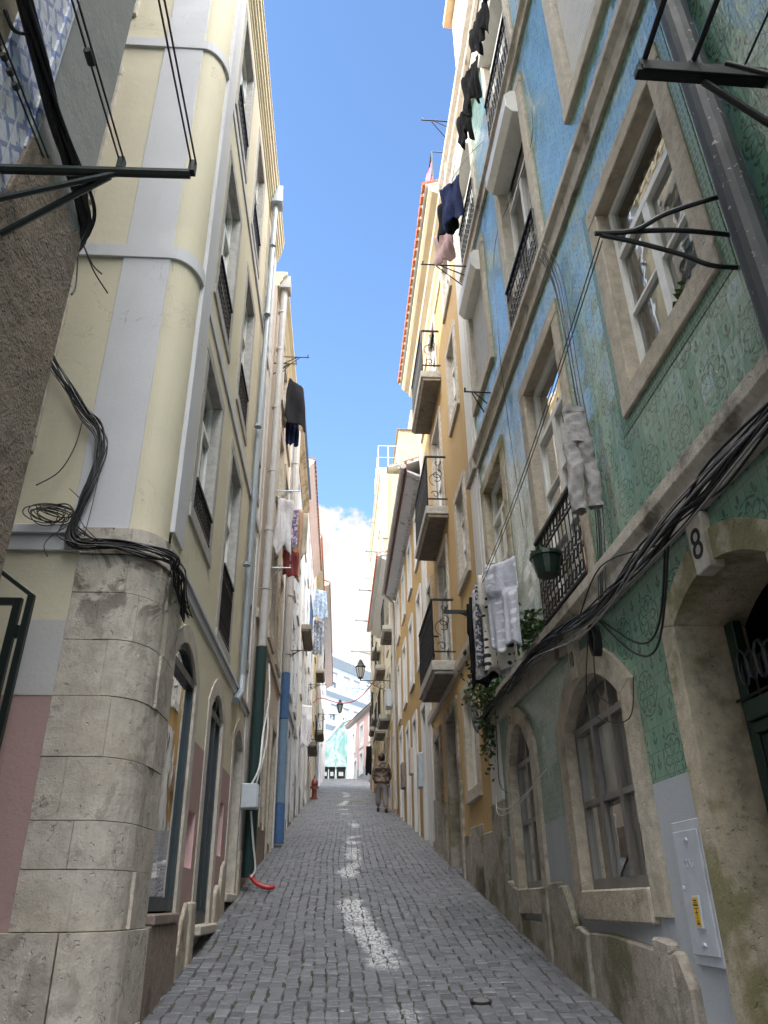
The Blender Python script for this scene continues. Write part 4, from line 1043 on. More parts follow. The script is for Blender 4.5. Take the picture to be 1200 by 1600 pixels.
# ================================================================== buildings closing the view
def end_house():
    a = Vector((.76, 66, 0)); b = Vector((2.5, 58, 0)); d = (b - a).normalized(); o = Vector((-abs(d.y), -abs(d.x), 0)).normalized()
    o = Vector((d.y, -d.x, 0)); o = o if o.x < 0 else -o
    F = Fr(a, d, o); L = 16; zb = 9.5; zt = 15.15
    t = thing('pink_house', 'salmon pink house with a grey plinth closing the end of the lane', 'house', (1.5, 62, ground_z(62)))
    W = [(1.3, 2.2, 13.0, 14.4), (4.2, 5.1, 13.0, 14.5), (7.2, 8.1, 13, 14.5), (4.2, 5.0, 10.9, 12.3), (7.2, 8, 10.7, 12.3), (2.2, 2.9, 10.6, 12.0)]
    holes = [hole_rect((*w, .25)) for w in W]
    wall(F, 'pinkwall', t, 0, L, 11.2, zt, holes, depth=7); wall(F, 'greyplinth', t, 0, L, zb - 3, 11.2, holes, name='base_wall', o=.004)
    core(F, t, 0, L, zb - 2, zt)
    for w in W: window(F, t, *w, sw=.25, stone_='whiteplaster', gl='glass_dark', curtain='curtain', bevel=0)
    MB().box(F, -.12, .22, zb - 2, zt, -.02, .05).build('pilaster', 'whiteplaster', t)
    MB().profile(F, -.3, L, [(-.2, zt), (.06, zt), (.3, zt + .14), (.3, zt + .24), (-.2, zt + .24)]).build('cornice', 'greyframe', t)
    P = F.P; MB().hexa([P(-.3, zt + .25, .35), P(L, zt + .25, .35), P(L, zt + 1.9, -4), P(-.3, zt + 1.9, -4), P(-.3, zt + .33, .35), P(L, zt + .33, .35), P(L, zt + 2, -4), P(-.3, zt + 2, -4)]).build('roof', 'terracotta_dark', t)
end_house()
def mural():
    m = Mat('painted_mural')
    n = m.noise(.9, 5, .65, 1, 1, .45, dist=1.5); n2 = m.noise(2.2, 5, .7, 1, 1, .4, off=4, dist=2)
    c = m.mix(n.step(.38, .62), (.26, .31, .325), (.10, .22, .21)); c = m.mix(n2.step(.55, .62) * .7, c, (.07, .15, .145)); c = m.mix(m.noise(1.4, 4, .6, off=9).step(.56, .62) * .8, c, (.32, .34, .345))
    m.color(c).rough(.8); M['mural'] = m.m
    t = thing('mural_wall', 'turquoise painted mural wall with a stepped pale coping behind the bins', 'wall', (-.3, 70, ground_z(70)))
    P = FW
    MB().prism(FW, [(-9, 10), (1.0, 10), (1.0, 16.9), (.2, 16.6), (-1.2, 15.0), (-3, 13.9), (-9, 13.2)], -70.4, -70).build('painted_face', 'mural', t)
    MB().prism(FW, [(-9, 13.2), (-3, 13.9), (-1.2, 15.0), (.2, 16.6), (1.0, 16.9), (1.0, 17.02), (.15, 16.74), (-1.25, 15.12), (-3.05, 14.02), (-9, 13.32)], -70.45, -69.95).build('coping', 'whiteplaster', t)
mural()
def pale_block():
    a = Vector((-1.7, 81, 0)); b = Vector((3.3, 88, 0)); d = (b - a).normalized(); o = Vector((d.y, -d.x, 0))
    F = Fr(a, d, o)
    t = thing('pale_apartment_block', 'big pale blue white apartment block with horizontal ledges rising behind the pink house', 'building', (0, 84, ground_z(80)))
    S0, S1 = -12, 26; fl = (11.5, 15.2, 18.8, 22.4); W = []
    for z in fl:
        for s in (-4.6, -1.2, .9, 3.3, 5.4, 8, 11): W.append((s, s + 1.25, z + .6, z + 2.4))
    wall(F, 'bluewhite', t, S0, S1, 9, 26.2, [hole_rect((*w, .1)) for w in W], depth=12); core(F, t, S0, S1, 9, 26)
    for w in W: window(F, t, *w, sw=.1, stone_='bluewhite', gl='glass_dark', curtain='curtain', bevel=0, bars=0, shutter=('slat_white', lerp(w[2], w[3], .4)))
    for z in fl[1:]: MB().profile(F, S0, S1, [(-.05, z - .5), (.02, z - .5), (.5, z - .1), (.5, z + .12), (-.05, z + .12)]).build('ledge', 'bluewhite', t)
    MB().profile(F, S0, S1, [(-.05, 25.4), (.1, 25.4), (.9, 26.1), (.9, 26.5), (-.05, 26.5)]).build('cornice', 'bluewhite', t)
    MB().profile(F, S0, S1, [(-12, 26.52), (.9, 26.52), (-5, 29), (-12, 29)]).build('roof', 'bluewhite', t)
pale_block()

# ================================================================== fixtures
def tubething(name, label, cat, paths, mat, n=5, group=None, parent=None):
    mb = MB()
    for pts, r in paths: mb.tube(pts, r, n)
    o = mb.build(name, mat, parent)
    return tag(o, label, cat, group) if label else o
IRONG = 'iron clothesline brackets on the facades'
# three-armed bracket beside the nearest window
P1 = FR1.P
tubething('clothesline_bracket', 'black three-armed iron bracket fixed beside the nearest big window of the green house', 'bracket',
    [(smooth_path([P1(-3.68, 4.66, 0), P1(-3.62, 4.68, .12), P1(-3.56, 4.62, .35), P1(-3.5, 4.56, .50), P1(-3.48, 4.55, .69)], 4), .0135),
     (smooth_path([P1(-3.50, 4.57, 0), P1(-3.50, 4.58, .3), P1(-3.48, 4.55, .68)], 4), .0135),
     (smooth_path([P1(-3.48, 4.36, 0), P1(-3.48, 4.37, .14), P1(-3.48, 4.43, .26), P1(-3.48, 4.5, .48), P1(-3.48, 4.54, .66)], 4), .0125)], 'iron', 7, IRONG)
mb = MB(); F = FR1
mb.box(F, -4.06, -4.01, 4.96, 5.0, 0, .62); mb.box(F, -4.075, -4.066, 4.95, 5.02, 0, .6); mb.box(F, -4.07, -4.00, 5.002, 5.06, .32, .36); mb.box(F, -4.06, -4.02, 5.002, 5.05, .56, .60)
mb.tube([F.P(-4.03, 4.95, .3), F.P(-4.03, 4.6, .0)], .018, 6); mb.tube([F.P(-4.12, 4.95, .24), F.P(-4.2, 4.7, .0)], .013, 6)
tag(mb.build('clothesline_bracket', 'iron', None, bevel=.003), 'heavy black iron clothesline bar with pulleys above the nearest big window of the green house', 'bracket', IRONG)
for o, z, lb in ((.58, 5.03, 'outermost'), (.34, 5.05, 'middle'), (.10, 5.03, 'innermost')):
    mb = MB(); rg = random.Random(int(o * 100))
    pts = [F.P(lerp(-4.03, -8, k / 10), z + .35 * (k / 10) + .01 * rg.random(), o + .04 * k / 10) for k in range(11)]
    mb.tube(pts, .006, 5)
    if o > .2: mb.tube([pts[0], lerp(pts[0], pts[1], .8)], .014, 6); mb.tube([lerp(pts[0], pts[1], .9), lerp(pts[0], pts[1], 1.5)], .018, 6)
    tag(mb.build('clothesline', 'rubber', None), f'{lb} dark cord running back from the heavy iron clothesline bar on the green house', 'clothesline')
# lines along the green facade, out at the tip of the bracket
for dz, lb in ((0, 'upper'), (-.05, 'lower')):
    tubething('clothesline', f'{lb} thin washing line stretched along the green facade at first floor height', 'clothesline', [([P1(lerp(-3.48, 1.3, k / 10), 4.55 - .25 * (k / 10) + dz - .15 * math.sin(k / 10 * math.pi), lerp(.66, .55, k / 10)) for k in range(11)], .003)], 'rubber', 4)
mb = MB(); mb.box(F, 1.28, 1.31, 4.3, 4.335, .0, .78); mb.tube([F.P(1.295, 4.31, .6), F.P(1.295, 4.05, .02)], .012, 5); mb.box(F, 1.28, 1.31, 4.336, 4.37, .74, .77)
tag(mb.build('clothesline_bracket', 'iron', None), 'black iron bracket holding the row of patterned laundry on the green house', 'bracket', IRONG)
def rack(fr, s, z, o, label, brace=.25, r=.012, mat='iron', up=.0):
    mb = MB(); mb.tube([fr.P(s, z, 0), fr.P(s, z + up, o)], r, 5); mb.tube([fr.P(s, z + up * .6, o * .65), fr.P(s, z - brace, 0)], r * .8, 5); mb.tube([fr.P(s, z + up, o * .96), fr.P(s, z + up + .06, o * .96)], r, 5)
    mb.tube([fr.P(s + .45, z, 0), fr.P(s + .02, z + up, o * .7)], r * .7, 4)
    return tag(mb.build('clothesline_bracket', mat, None), label, 'bracket', IRONG)
rack(FR1, 2.2, 13.95, .62, 'iron bracket sticking into the sky above the cornice of the green house')
rack(FR1, 1.9, 10.05, .78, 'iron bracket under the dark laundry high on the green house')
rack(FR1, 1.45, 7.35, .36, 'short iron bracket below the grey shuttered window of the green house')
rack(FL2, 10.95, 10.75, .62, 'iron bracket against the sky beside the top of the pale downpipe')
rack(FL2, 10.6, 10.3, .42, 'shorter iron bracket just below the one against the sky beside the pale downpipe')
rack(FL2, 11.6, 8.2, .5, 'pale iron bracket over the white laundry on the beige house', mat='zinc')
rack(FL2, 11.3, 6.55, .42, 'pale iron bracket beneath the white laundry on the beige house', mat='zinc')
rack(FL2, 15.6, 9.6, .45, 'iron bracket by the second pale downpipe on the grey house')
rack(FL2, 16.0, 6.6, .5, 'iron bracket just above the blue length of downpipe')
rack(FL2, 27.6, 8.9, .7, 'iron bracket on the white house below the hanging blue cloth'); rack(FL2, 30.9, 12.3, .6, 'blue iron bracket at the far end of the white house', mat='iron_blue')
rack(FL2, 24.0, 6.2, .5, 'iron bracket low on the white house')
for i, (s, z, o, l) in enumerate(((15.2, 12.9, 1.0, 'nearest'), (18.2, 12.6, 1.15, 'second'), (21.5, 12.5, 1.2, 'third'), (25, 12.2, 1.3, 'fourth'), (28, 11.2, 1.2, 'farthest'))):
    rack(FR2, s, z, o, f'{l} of the thin iron washing brackets poking into the sky from the cream house', mat='iron_blue' if i == 0 else 'iron')
for s, l in ((16.0, 'nearest'), (18.6, 'middle'), (21.5, 'farthest')):
    tubething('antenna', f'{l} of the thin rooftop aerials over the orange red eave', 'antenna', [([FR2.P(s, 12.2, .3), FR2.P(s, 14.6, .35)], .018), ([FR2.P(s, 14.5, 0), FR2.P(s, 14.5, .8)], .014), ([FR2.P(s, 14.1, .1), FR2.P(s, 14.1, .6)], .01)], 'zinc', 4)
# terrace rail and towel above the ochre house eave
mb = MB()
for s in (.2, .9, 1.6, 2.3): mb.tube([FR2.P(s, 13.5, .3), FR2.P(s, 14.5, .3)], .014, 5)
mb.tube([FR2.P(.2, 14.5, -1.2), FR2.P(.2, 14.5, .3), FR2.P(2.3, 14.5, .3)], .016, 5); mb.tube([FR2.P(.2, 14.0, .3), FR2.P(2.3, 14.0, .3)], .01, 5)
tag(mb.build('terrace_rail', 'iron', None), 'small dark roof terrace rail above the tiled eave of the bright ochre house', 'railing')
mb = MB()
for s in (22.5, 23.6, 24.7, 25.8): mb.tube([FR2.P(s, 20.98, .1), FR2.P(s, 22.3, .1)], .018, 5)
for o in (-.4, -.9): mb.tube([FR2.P(22.5, 20.98, o), FR2.P(22.5, 22.3, o)], .018, 5)
mb.tube([FR2.P(22.5, 22.3, -1.4), FR2.P(22.5, 22.3, .1), FR2.P(25.8, 22.3, .1)], .02, 5); mb.tube([FR2.P(22.5, 21.6, -1.4), FR2.P(22.5, 21.6, .1), FR2.P(25.8, 21.6, .1)], .014, 5)
tag(mb.build('terrace_rail', 'zinc', None), 'thin pale roof terrace rail on top of the tall cream house', 'railing')

# near left iron pole with pulleys
mb = MB()
mb.tube([(-1.32, 1.9, 4.045), (-.62, 1.9, 4.065)], .019, 8); mb.tube([(-.9, 1.9, 4.045), (-1.32, 1.9, 3.87)], .012, 6); mb.tube([(-.92, 1.91, 4.045), (-1.30, 1.99, 3.80)], .013, 6)
for x in (-.615, -.885): mb.box(FW, x - .012, x + .012, 4.07, 4.13, -1.915, -1.885)
tag(mb.build('clothesline_bracket', 'greeniron', None), 'dark green iron clothesline pole with braces reaching out from the dark stone house', 'bracket', IRONG)
for i, (x, lb) in enumerate(((-.612, 'outer pair of thin washing lines'), (-.885, 'inner pair of thin washing lines with a clip'), (-1.17, 'wall side washing line with a row of knots'))):
    mb = MB()
    for d in (-.009, .009): mb.tube([(x + d, lerp(1.9, -2.5, k / 8), 4.12 + .08 * k / 8 - .04 * math.sin(k / 8 * 3.14)) for k in range(9)], .0035, 4)
    rg = random.Random(i)
    if i == 1: mb.tube([(x, 1.52, 4.10), (x, 1.47, 4.10)], .014, 6)
    if i == 2:
        for k in range(5): mb.tube([(x, 1.62 - k * .05, 4.10), (x, 1.60 - k * .05, 4.10)], .012, 6)
    tag(mb.build('clothesline', 'rubber', None), f'{lb} tied to the dark green iron pole', 'clothesline')

def bundle(name, label, path, n, r, spread, mat='rubber', seed=0, k=7, extra=()):
    rg = random.Random(seed); base = smooth_path(path, k); mb = MB()
    for i in range(n):
        a = rg.random() * 6.28; q = rg.random() ** .5 * spread; ph = rg.random() * 6; am = spread * rg.uniform(.3, 1.1)
        pts = [p + Vector((math.cos(a + j * .12) * q + am * .4 * math.sin(j * .5 + ph), math.sin(a * 1.7 + j * .1) * q * .6, math.sin(a + j * .15) * q + am * math.sin(j * .33 + ph))) for j, p in enumerate(base)]
        mb.tube(pts, r * rg.uniform(.6, 1.25), 5)
    for pts, rr in extra: mb.tube(smooth_path(pts, 6), rr, 4)
    o = mb.build(name, mat, None, smooth=True); return tag(o, label, 'cables')
PL = FL.P
bundle('cable_bundle', 'thick black cable bundle strapped down the corner of the dark stone house', [PL(.2, 4.86, .06), PL(1.1, 4.76, .06), PL(1.64, 4.68, .06), PL(2.02, 4.60, .06), PL(2.40, 4.60, .05), PL(2.60, 4.56, .03), PL(2.64, 4.40, -.05), PL(2.66, 4.25, -.2)], 9, .016, .028, seed=1,
    extra=[([PL(1.75, 4.66, .05), PL(1.68, 4.55, .03), PL(1.62, 4.58, .01)], .008), ([PL(2.62, 4.45, .02), PL(2.7, 4.36, .06), PL(2.82, 4.33, .1)], .004), ([PL(2.62, 4.45, .02), PL(2.72, 4.42, .04), PL(2.8, 4.44, .06)], .004), ([PL(2.63, 4.4, .0), PL(2.64, 4.2, .02), PL(2.6, 4.1, .03)], .005)])
rg = random.Random(4); ex = []
for i in range(9):
    c = Vector((-2.07 + rg.uniform(-.05, .05), 4.67, 4.04 + rg.uniform(-.03, .03))); a, b = rg.uniform(.07, .14), rg.uniform(.04, .09)
    ex.append(([c + Vector((a * math.cos(t * .7), .03 * math.sin(t), b * math.sin(t * .7 + .5) - .04 * math.cos(t * .7))) for t in range(10)], .0045))
ex += [([(-1.87, 4.68, 3.98), (-1.95, 4.67, 4.10), (-2.05, 4.67, 4.10)], .006), ([(-2.0, 4.69, 4.86), (-2.01, 4.68, 4.6), (-2.08, 4.68, 4.38), (-2.22, 4.68, 4.26)], .005),
    ([(-1.83, 4.69, 4.75), (-1.77, 4.66, 4.62), (-1.80, 4.66, 4.40), (-1.84, 4.67, 4.22)], .004), ([(-1.8, 4.68, 4.45), (-1.79, 4.67, 4.2), (-1.80, 4.66, 3.85)], .0035), ([(-1.84, 4.68, 4.2), (-1.86, 4.67, 4.0), (-1.72, 4.66, 3.84)], .0035),
    ([(-1.92, 4.68, 3.95), (-2.02, 4.67, 3.86), (-2.06, 4.67, 3.78), (-2.02, 4.67, 3.70)], .004), ([(-1.9, 4.68, 4.17), (-1.98, 4.68, 4.24)], .0035), ([(-1.93, 4.68, 4.05), (-1.98, 4.66, 3.86), (-1.85, 4.66, 3.80)], .005)]
bundle('cable_bundle', 'tangled black cable bundle with a loose coil above the stone corner pier', [(-2.75, 4.62, 6.0), (-2.36, 4.69, 5.42), (-2.02, 4.70, 4.92), (-1.85, 4.70, 4.73), (-1.82, 4.69, 4.40), (-1.87, 4.68, 4.10), (-1.89, 4.68, 3.90), (-1.77, 4.67, 3.80), (-1.45, 4.69, 3.775), (-1.22, 4.80, 3.77), perim(.9, 3.76, .10), perim(1.25, 3.72, .07), perim(1.6, 3.66, .05)], 15, .0058, .034, seed=2, extra=ex)
rg = random.Random(9); ex = []
for i in range(7):
    s = -1.36 + rg.uniform(-.12, .08); ex.append(([P1(s, 3.45, .1), P1(s - .02, 4.2, .03), P1(s + rg.uniform(-.05, .05), 5.2, .05), P1(s + rg.uniform(0, .1), 6.4, .04), P1(s + .1, 6.9, .12)], .0045))
ex += [([P1(-2.45, 3.38, .12), P1(-2.15, 3.0, .10), P1(-1.8, 2.98, .08), P1(-1.3, 3.30, .1)], .007), ([P1(-2.5, 3.38, .12), P1(-2.1, 2.9, .10), P1(-1.7, 2.95, .08), P1(-1.25, 3.32, .1)], .007), ([P1(-2.3, 3.40, .10), P1(-1.5, 3.62, .13), P1(-.9, 3.45, .12)], .006),
    ([P1(-1.0, 3.3, .1), P1(-.75, 2.95, .08), P1(-.95, 2.72, .09), P1(-1.4, 2.62, .06), P1(-1.55, 2.85, .05)], .004), ([P1(-1.1, 3.3, .1), P1(-1.02, 2.9, .1), P1(-1.2, 2.75, .07)], .0035), ([P1(2.2, 3.5, .1), P1(2.3, 3.1, .09), P1(2.4, 2.75, .07), P1(2.1, 2.62, .06)], .005)]
for i in range(6):
    c = P1(-1.13, 3.22, .10); ex.append(([c + FR1.s * (.05 * math.cos(t * .75 + i)) + Vector((0, 0, .11 * math.sin(t * .75 + i))) + FR1.o * (.01 * i - .02) for t in range(10)], .007))
bundle('cable_bundle', 'few dusty grey cables sagging just under the long black bundle on the green house', [P1(-7, 3.31, .13), P1(-4, 3.36, .13), P1(-2.6, 3.36, .14), P1(-1.2, 3.35, .14), P1(.2, 3.50, .14), P1(1.6, 3.53, .13), P1(2.9, 3.52, .11)], 3, .006, .05, mat='greyframe', seed=14)
bundle('cable_bundle', 'long sagging bundle of black cables under the stone belt of the green house', [P1(-7, 3.34, .12), P1(-5, 3.37, .12), P1(-3.4, 3.40, .12), P1(-2.7, 3.41, .12), P1(-1.9, 3.40, .12), P1(-1.2, 3.40, .13), P1(-.5, 3.50, .13), P1(.4, 3.58, .12), P1(1.4, 3.56, .12), P1(2.4, 3.60, .12), P1(3.1, 3.52, .10), P1(3.5, 3.9, .08)], 15, .0072, .046, seed=3, extra=ex)
tubething('cable', 'thin dark wire wandering up the green tiles from the belt to the cornice', 'cable', [(smooth_path([P1(.62, 5.0, .02), P1(.75, 6.6, .03), P1(.45, 7.4, .12), P1(.5, 9, .02), P1(-1.2, 8.6, .02), P1(-1.25, 10, .02), P1(-1.5, 11.5, .03)], 8), .004)], 'rubber', 4)
tubething('cable', 'pale looping wire hanging at the dark downpipe of the green house', 'cable', [(smooth_path([P1(-3.62, 6, .04), P1(-3.6, 5.0, .03), P1(-3.56, 4.5, .04), P1(-3.62, 4.25, .05), P1(-3.75, 4.2, .04)], 6), .004)], 'rubber', 4)
tubething('cable', 'pale wire strung across the small arched window at number twelve', 'cable', [(smooth_path([P1(2.5, 2.62, .1), P1(2.2, 2.48, .16), P1(1.6, 2.42, .16), P1(1.0, 2.5, .12), P1(.6, 2.62, .05)], 6), .005), (smooth_path([P1(2.5, 2.66, .1), P1(2.0, 2.40, .2), P1(1.4, 2.38, .18), P1(.9, 2.56, .06)], 6), .004)], 'pvc', 4)
tubething('cable', 'red cable sagging right across the lane behind the street lamp', 'cable', [(smooth_path([(-1.1, 29, 8.55), (-.8, 29, 8.75), (0, 29, 8.55), (.7, 29, 8.75), (1.35, 29, 9.5)], 8), .022)], 'red_cable', 5)
tubething('cable', 'pair of white cables looping down over the dark green pipe', 'cable', [(smooth_path([FL2.P(10.75, 4.75, .2), FL2.P(10.6, 4.2, .24), FL2.P(10.45, 3.7, .2), FL2.P(10.2, 3.2, .2), FL2.P(10.15, 2.98, .12)], 7), .014), (smooth_path([FL2.P(10.62, 4.2, .22), FL2.P(10.5, 3.6, .25), FL2.P(10.32, 3.0, .16)], 7), .012), (smooth_path([FL2.P(10.25, 2.66, .12), FL2.P(10.35, 2.3, .16), FL2.P(10.4, 2.0, .2), FL2.P(10.4, 1.9, .15)], 7), .013)], 'white_cable', 6)
tubething('hose', 'short red plastic hose lying at the foot of the dark green pipe', 'hose', [(smooth_path([(-1.12, 10.5, ground_z(10.5) + .16), (-1.0, 10.42, ground_z(10.42) + .07), (-.86, 10.4, ground_z(10.4) + .03), (-.8, 10.45, ground_z(10.45) + .03)], 6), .028)], 'red_cable', 8)

# iron valve cover let into the paving
vz = ground_z(5.95)
t = thing('valve_cover', 'small round iron valve cover set in the cobbles near the right wall', 'valve cover', (1.0, 5.95, vz))
mb = MB(); up_ = Vector((0, -SL, 1)).normalized()
c_ = Vector((1.0, 5.95, vz)); mb.tube([c_ - up_ * .03, c_ + up_ * .008], .075, 18); mb.build('rim', 'iron', t)
MB().tube([c_ + up_ * .0082, c_ + up_ * .011], .055, 16).build('lid', 'greyframe', t)
# gas cabinet
t = thing('gas_cabinet', 'tall grey gas cabinet with raised lettering and a yellow notice beside door eight', 'cabinet', P1(-1.82, 1.3, .02))
MB().box(F, -1.985, -1.655, 1.31, 1.985, -.02, .022).build('frame', 'cabinet', t, bevel=.004)
dr = MB().box(F, -1.965, -1.675, 1.355, 1.935, .0225, .034).build('door', 'cabinet', t, bevel=.004)
text_mesh('GAS', .06, F, -1.815, 1.755, .0345, -1, 'cabinet', 'lettering', dr, depth=.003)
m = MB()
for z in (1.885, 1.40): m.prism(F, [(-1.85, z), (-1.80, z), (-1.81, z + .014), (-1.84, z + .014)], .0342, .044)
m.tube([F.P(-1.705, 1.66, .034), F.P(-1.705, 1.66, .044)], .013, 10); m.build('lock', 'box', dr)
MB().box(F, -1.872, -1.792, 1.475, 1.625, .0342, .046).build('notice_holder', 'box', dr, bevel=.003)
MB().box(F, -1.862, -1.802, 1.487, 1.617, .0462, .0475).build('notice', 'label', dr)
m = MB()
for z, a, b, h in ((1.600, -1.85, -1.815, .006), (1.590, -1.853, -1.812, .004), (1.578, -1.857, -1.807, .008), (1.565, -1.858, -1.806, .004), (1.528, -1.835, -1.829, .035), (1.545, -1.848, -1.816, .005), (1.520, -1.842, -1.822, .004), (1.508, -1.846, -1.818, .004), (1.494, -1.848, -1.82, .009)):
    m.box(F, a, b, z, z + h, .0476, .0482)
m.build('notice_print', 'ink', dr)
# utility boxes
def ubox(label, fr, s0, s1, z0, z1, o1, mat, o0=0.0):
    c = fr.P((s0 + s1) / 2, z0, o0); t = thing('utility_box', label, 'utility box', c, 'utility boxes on the walls')
    b = MB().box(fr, s0, s1, z0, z1, o0, o1 - .012).build('housing', mat, t, bevel=.012)
    MB().box(fr, s0 + .012, s1 - .012, z0 + .012, z1 - .012, o1 - .0118, o1).build('lid', mat, t, bevel=.006)
    m = MB(); m.tube([fr.P((s0 * .8 + s1 * .2), (z0 + z1) / 2, o1), fr.P((s0 * .8 + s1 * .2), (z0 + z1) / 2, o1 + .01)], .012, 8); m.build('lock', 'iron', t)
    return t
ubox('pale blue grey meter box with a white cable on wall by the dark green pipe', FL2, 10.08, 10.3, 2.68, 2.98, .22, 'box')
ubox('narrow pale box low on the grey house behind the blue pipe', FL2, 16.6, 17.0, 4.0, 4.6, .1, 'box')
ubox('tan box between two doors of the dull ochre house', FR2, 9.15, 9.5, 4.3, 4.9, .12, 'beige')
ubox('grey metal box nearest the corner of the dull ochre house', FR2, 7.2, 7.6, 3.75, 4.45, .12, 'box')
ubox('brownish box farthest along the dull ochre house', FR2, 11.5, 11.95, 4.3, 4.95, .12, 'brown_plinth')
ubox('blue grey box under the balconies of the cream house', FR2, 16.4, 17.0, 7.6, 8.2, .2, 'box')
ubox('white box on the pale pilaster behind the patterned laundry', FR1, 2.2, 2.48, 4.5, 4.85, .26, 'white')
ubox('small white alarm box at the near end of the dull ochre house', FR2, 6.55, 6.75, 6.15, 6.4, .12, 'white')

# street lamps
def street_lamp(label, fr, s, z, o, sc_=1.0):
    c = fr.P(s, z, o); t = thing('street_lamp', label, 'street lamp', fr.P(s, z - .1, 0), 'wall mounted street lanterns')
    V_ = lambda x, y, zz: c + Vector((x, y, zz)) * sc_
    def ring(r, zz): return [V_(r * math.cos(k * math.pi / 3), r * math.sin(k * math.pi / 3), zz) for k in range(6)]
    m = MB()
    lv = [(.10, .0), (.11, .03), (.20, .46), (.215, .48)]
    for k in range(6):
        a, b = ring(.105, .03)[k], ring(.195, .46)[k]; m.tube([a, b], .013 * sc_, 5)
    m.tube([V_(0, 0, 0), V_(0, 0, .035)], [.10 * sc_, .115 * sc_], 6); m.tube([V_(0, 0, .455), V_(0, 0, .49)], [.21 * sc_, .235 * sc_], 6)
    m.tube([V_(0, 0, .49), V_(0, 0, .62), V_(0, 0, .64), V_(0, 0, .72), V_(0, 0, .74), V_(0, 0, .80)], [.225 * sc_, .12 * sc_, .13 * sc_, .07 * sc_, .085 * sc_, .02 * sc_], 6)
    m.build('lantern_frame', 'iron', t)
    g = MB(); a, b = ring(.10, .035), ring(.19, .455)
    for k in range(6): g.quad(a[k], a[(k + 1) % 6], b[(k + 1) % 6], b[k])
    g.build('glass', 'frost', t)
    m = MB(); q = fr.P; zb = z - .09 * sc_
    m.tube([q(s, zb, 0), q(s, zb, o)], .018 * sc_, 6); m.tube([q(s, zb, o), q(s, z, o)], .022 * sc_, 6); m.tube([q(s, zb - .5 * sc_, .02), q(s, zb + .3 * sc_, .02)], .02 * sc_, 6)
    for cx, r in ((.28, .17), (.52, .11), (.72, .07)):
        m.tube([q(s, zb - r * 1.05 - .01 + r * (1 - j / 20) * math.sin(j * .5), cx * o + r * (1 - j / 20) * math.cos(j * .5)) for j in range(18)], .011 * sc_, 5, False)
    m.tube(smooth_path([q(s, zb - .45 * sc_, .02), q(s, zb - .3, o * .3), q(s, zb - .06, o * .7)], 6), .012 * sc_, 5)
    m.build('wall_bracket', 'iron', t)
street_lamp('black six-sided street lantern on a scrolled bracket from the cream house', FR2, 17.0, 8.72, 1.08, .86)
street_lamp('smaller looking street lantern on a scrolled bracket at the top of the left side', FL2, 41.0, 10.9, 1.2, .9)

# hydrant
t = thing('fire_hydrant', 'old red fire hydrant standing at the foot of the butter yellow house', 'hydrant', (-1.0, 31.5, ground_z(31.5)))
H = Vector((-1.0, 31.5, ground_z(31.5)))
m = MB(); m.tube([H + Vector((0, 0, z)) for z in (-.02, .05, .06, .5, .55, .62, .7, .78, .84)], [.15, .15, .10, .10, .14, .14, .12, .07, .03], 12); m.build('barrel', 'hyd', t, smooth=False)
m = MB(); m.tube([H + Vector((-.17, 0, .46)), H + Vector((.17, 0, .46))], .055, 8); m.tube([H + Vector((0, -.2, .40)), H + Vector((0, 0, .40))], .07, 10); m.tube([H + Vector((0, 0, .84)), H + Vector((0, 0, .9))], .025, 5); m.build('outlet', 'hyd', t)
# bins and boards at the top
def bin_(x, w, label, h=1.05):
    y = 63.6; z = ground_z(y); t = thing('rubbish_bin', label, 'bin', (x, y, z), 'dark wheeled bins at the top of the lane')
    b = MB(); a = w / 2; b.hexa([(x - a * .85, y - .28, z + .12), (x + a * .85, y - .28, z + .12), (x + a * .85, y + .28, z + .12), (x - a * .85, y + .28, z + .12), (x - a, y - .34, z + h * .9), (x + a, y - .34, z + h * .9), (x + a, y + .34, z + h * .9), (x - a, y + .34, z + h * .9)])
    b.build('body', 'greeniron', t, bevel=.02)
    MB().box(FW, x - a - .03, x + a + .03, z + h * .905, z + h, -y - .38, -y + .4).build('lid', 'iron', t, bevel=.03)
    MB().box(FW, x - a * .5, x + a * .5, z + h * .32, z + h * .62, -y + .3, -y + .345).build('sticker', 'white', t)
    for k in (-1, 1):
        MB().tube([(x + k * a * .7 - .03, y - .2, z + .1), (x + k * a * .7 + .03, y - .2, z + .1)], .1, 10).build('wheel', 'rubber', t)
bin_(-1.15, .42, 'leftmost dark bin with a white sticker in front of the mural wall'); bin_(-.62, .5, 'dark bin with a white sticker between two others by the mural wall'); bin_(.12, .75, 'widest dark bin standing nearest the pink house')
for x, lb in ((.58, 'left one of the two white boards leaning beside the widest bin'), (.74, 'right one of the two white boards leaning beside the widest bin')):
    y = 63.4; z = ground_z(y)
    tag(MB().hexa([(x, y, z), (x + .07, y, z), (x + .07, y + .05, z), (x, y + .05, z), (x + .1, y + .3, z + 1.15), (x + .17, y + .3, z + 1.15), (x + .17, y + .35, z + 1.15), (x + .1, y + .35, z + 1.15)]).build('board', 'white', None), lb, 'board')

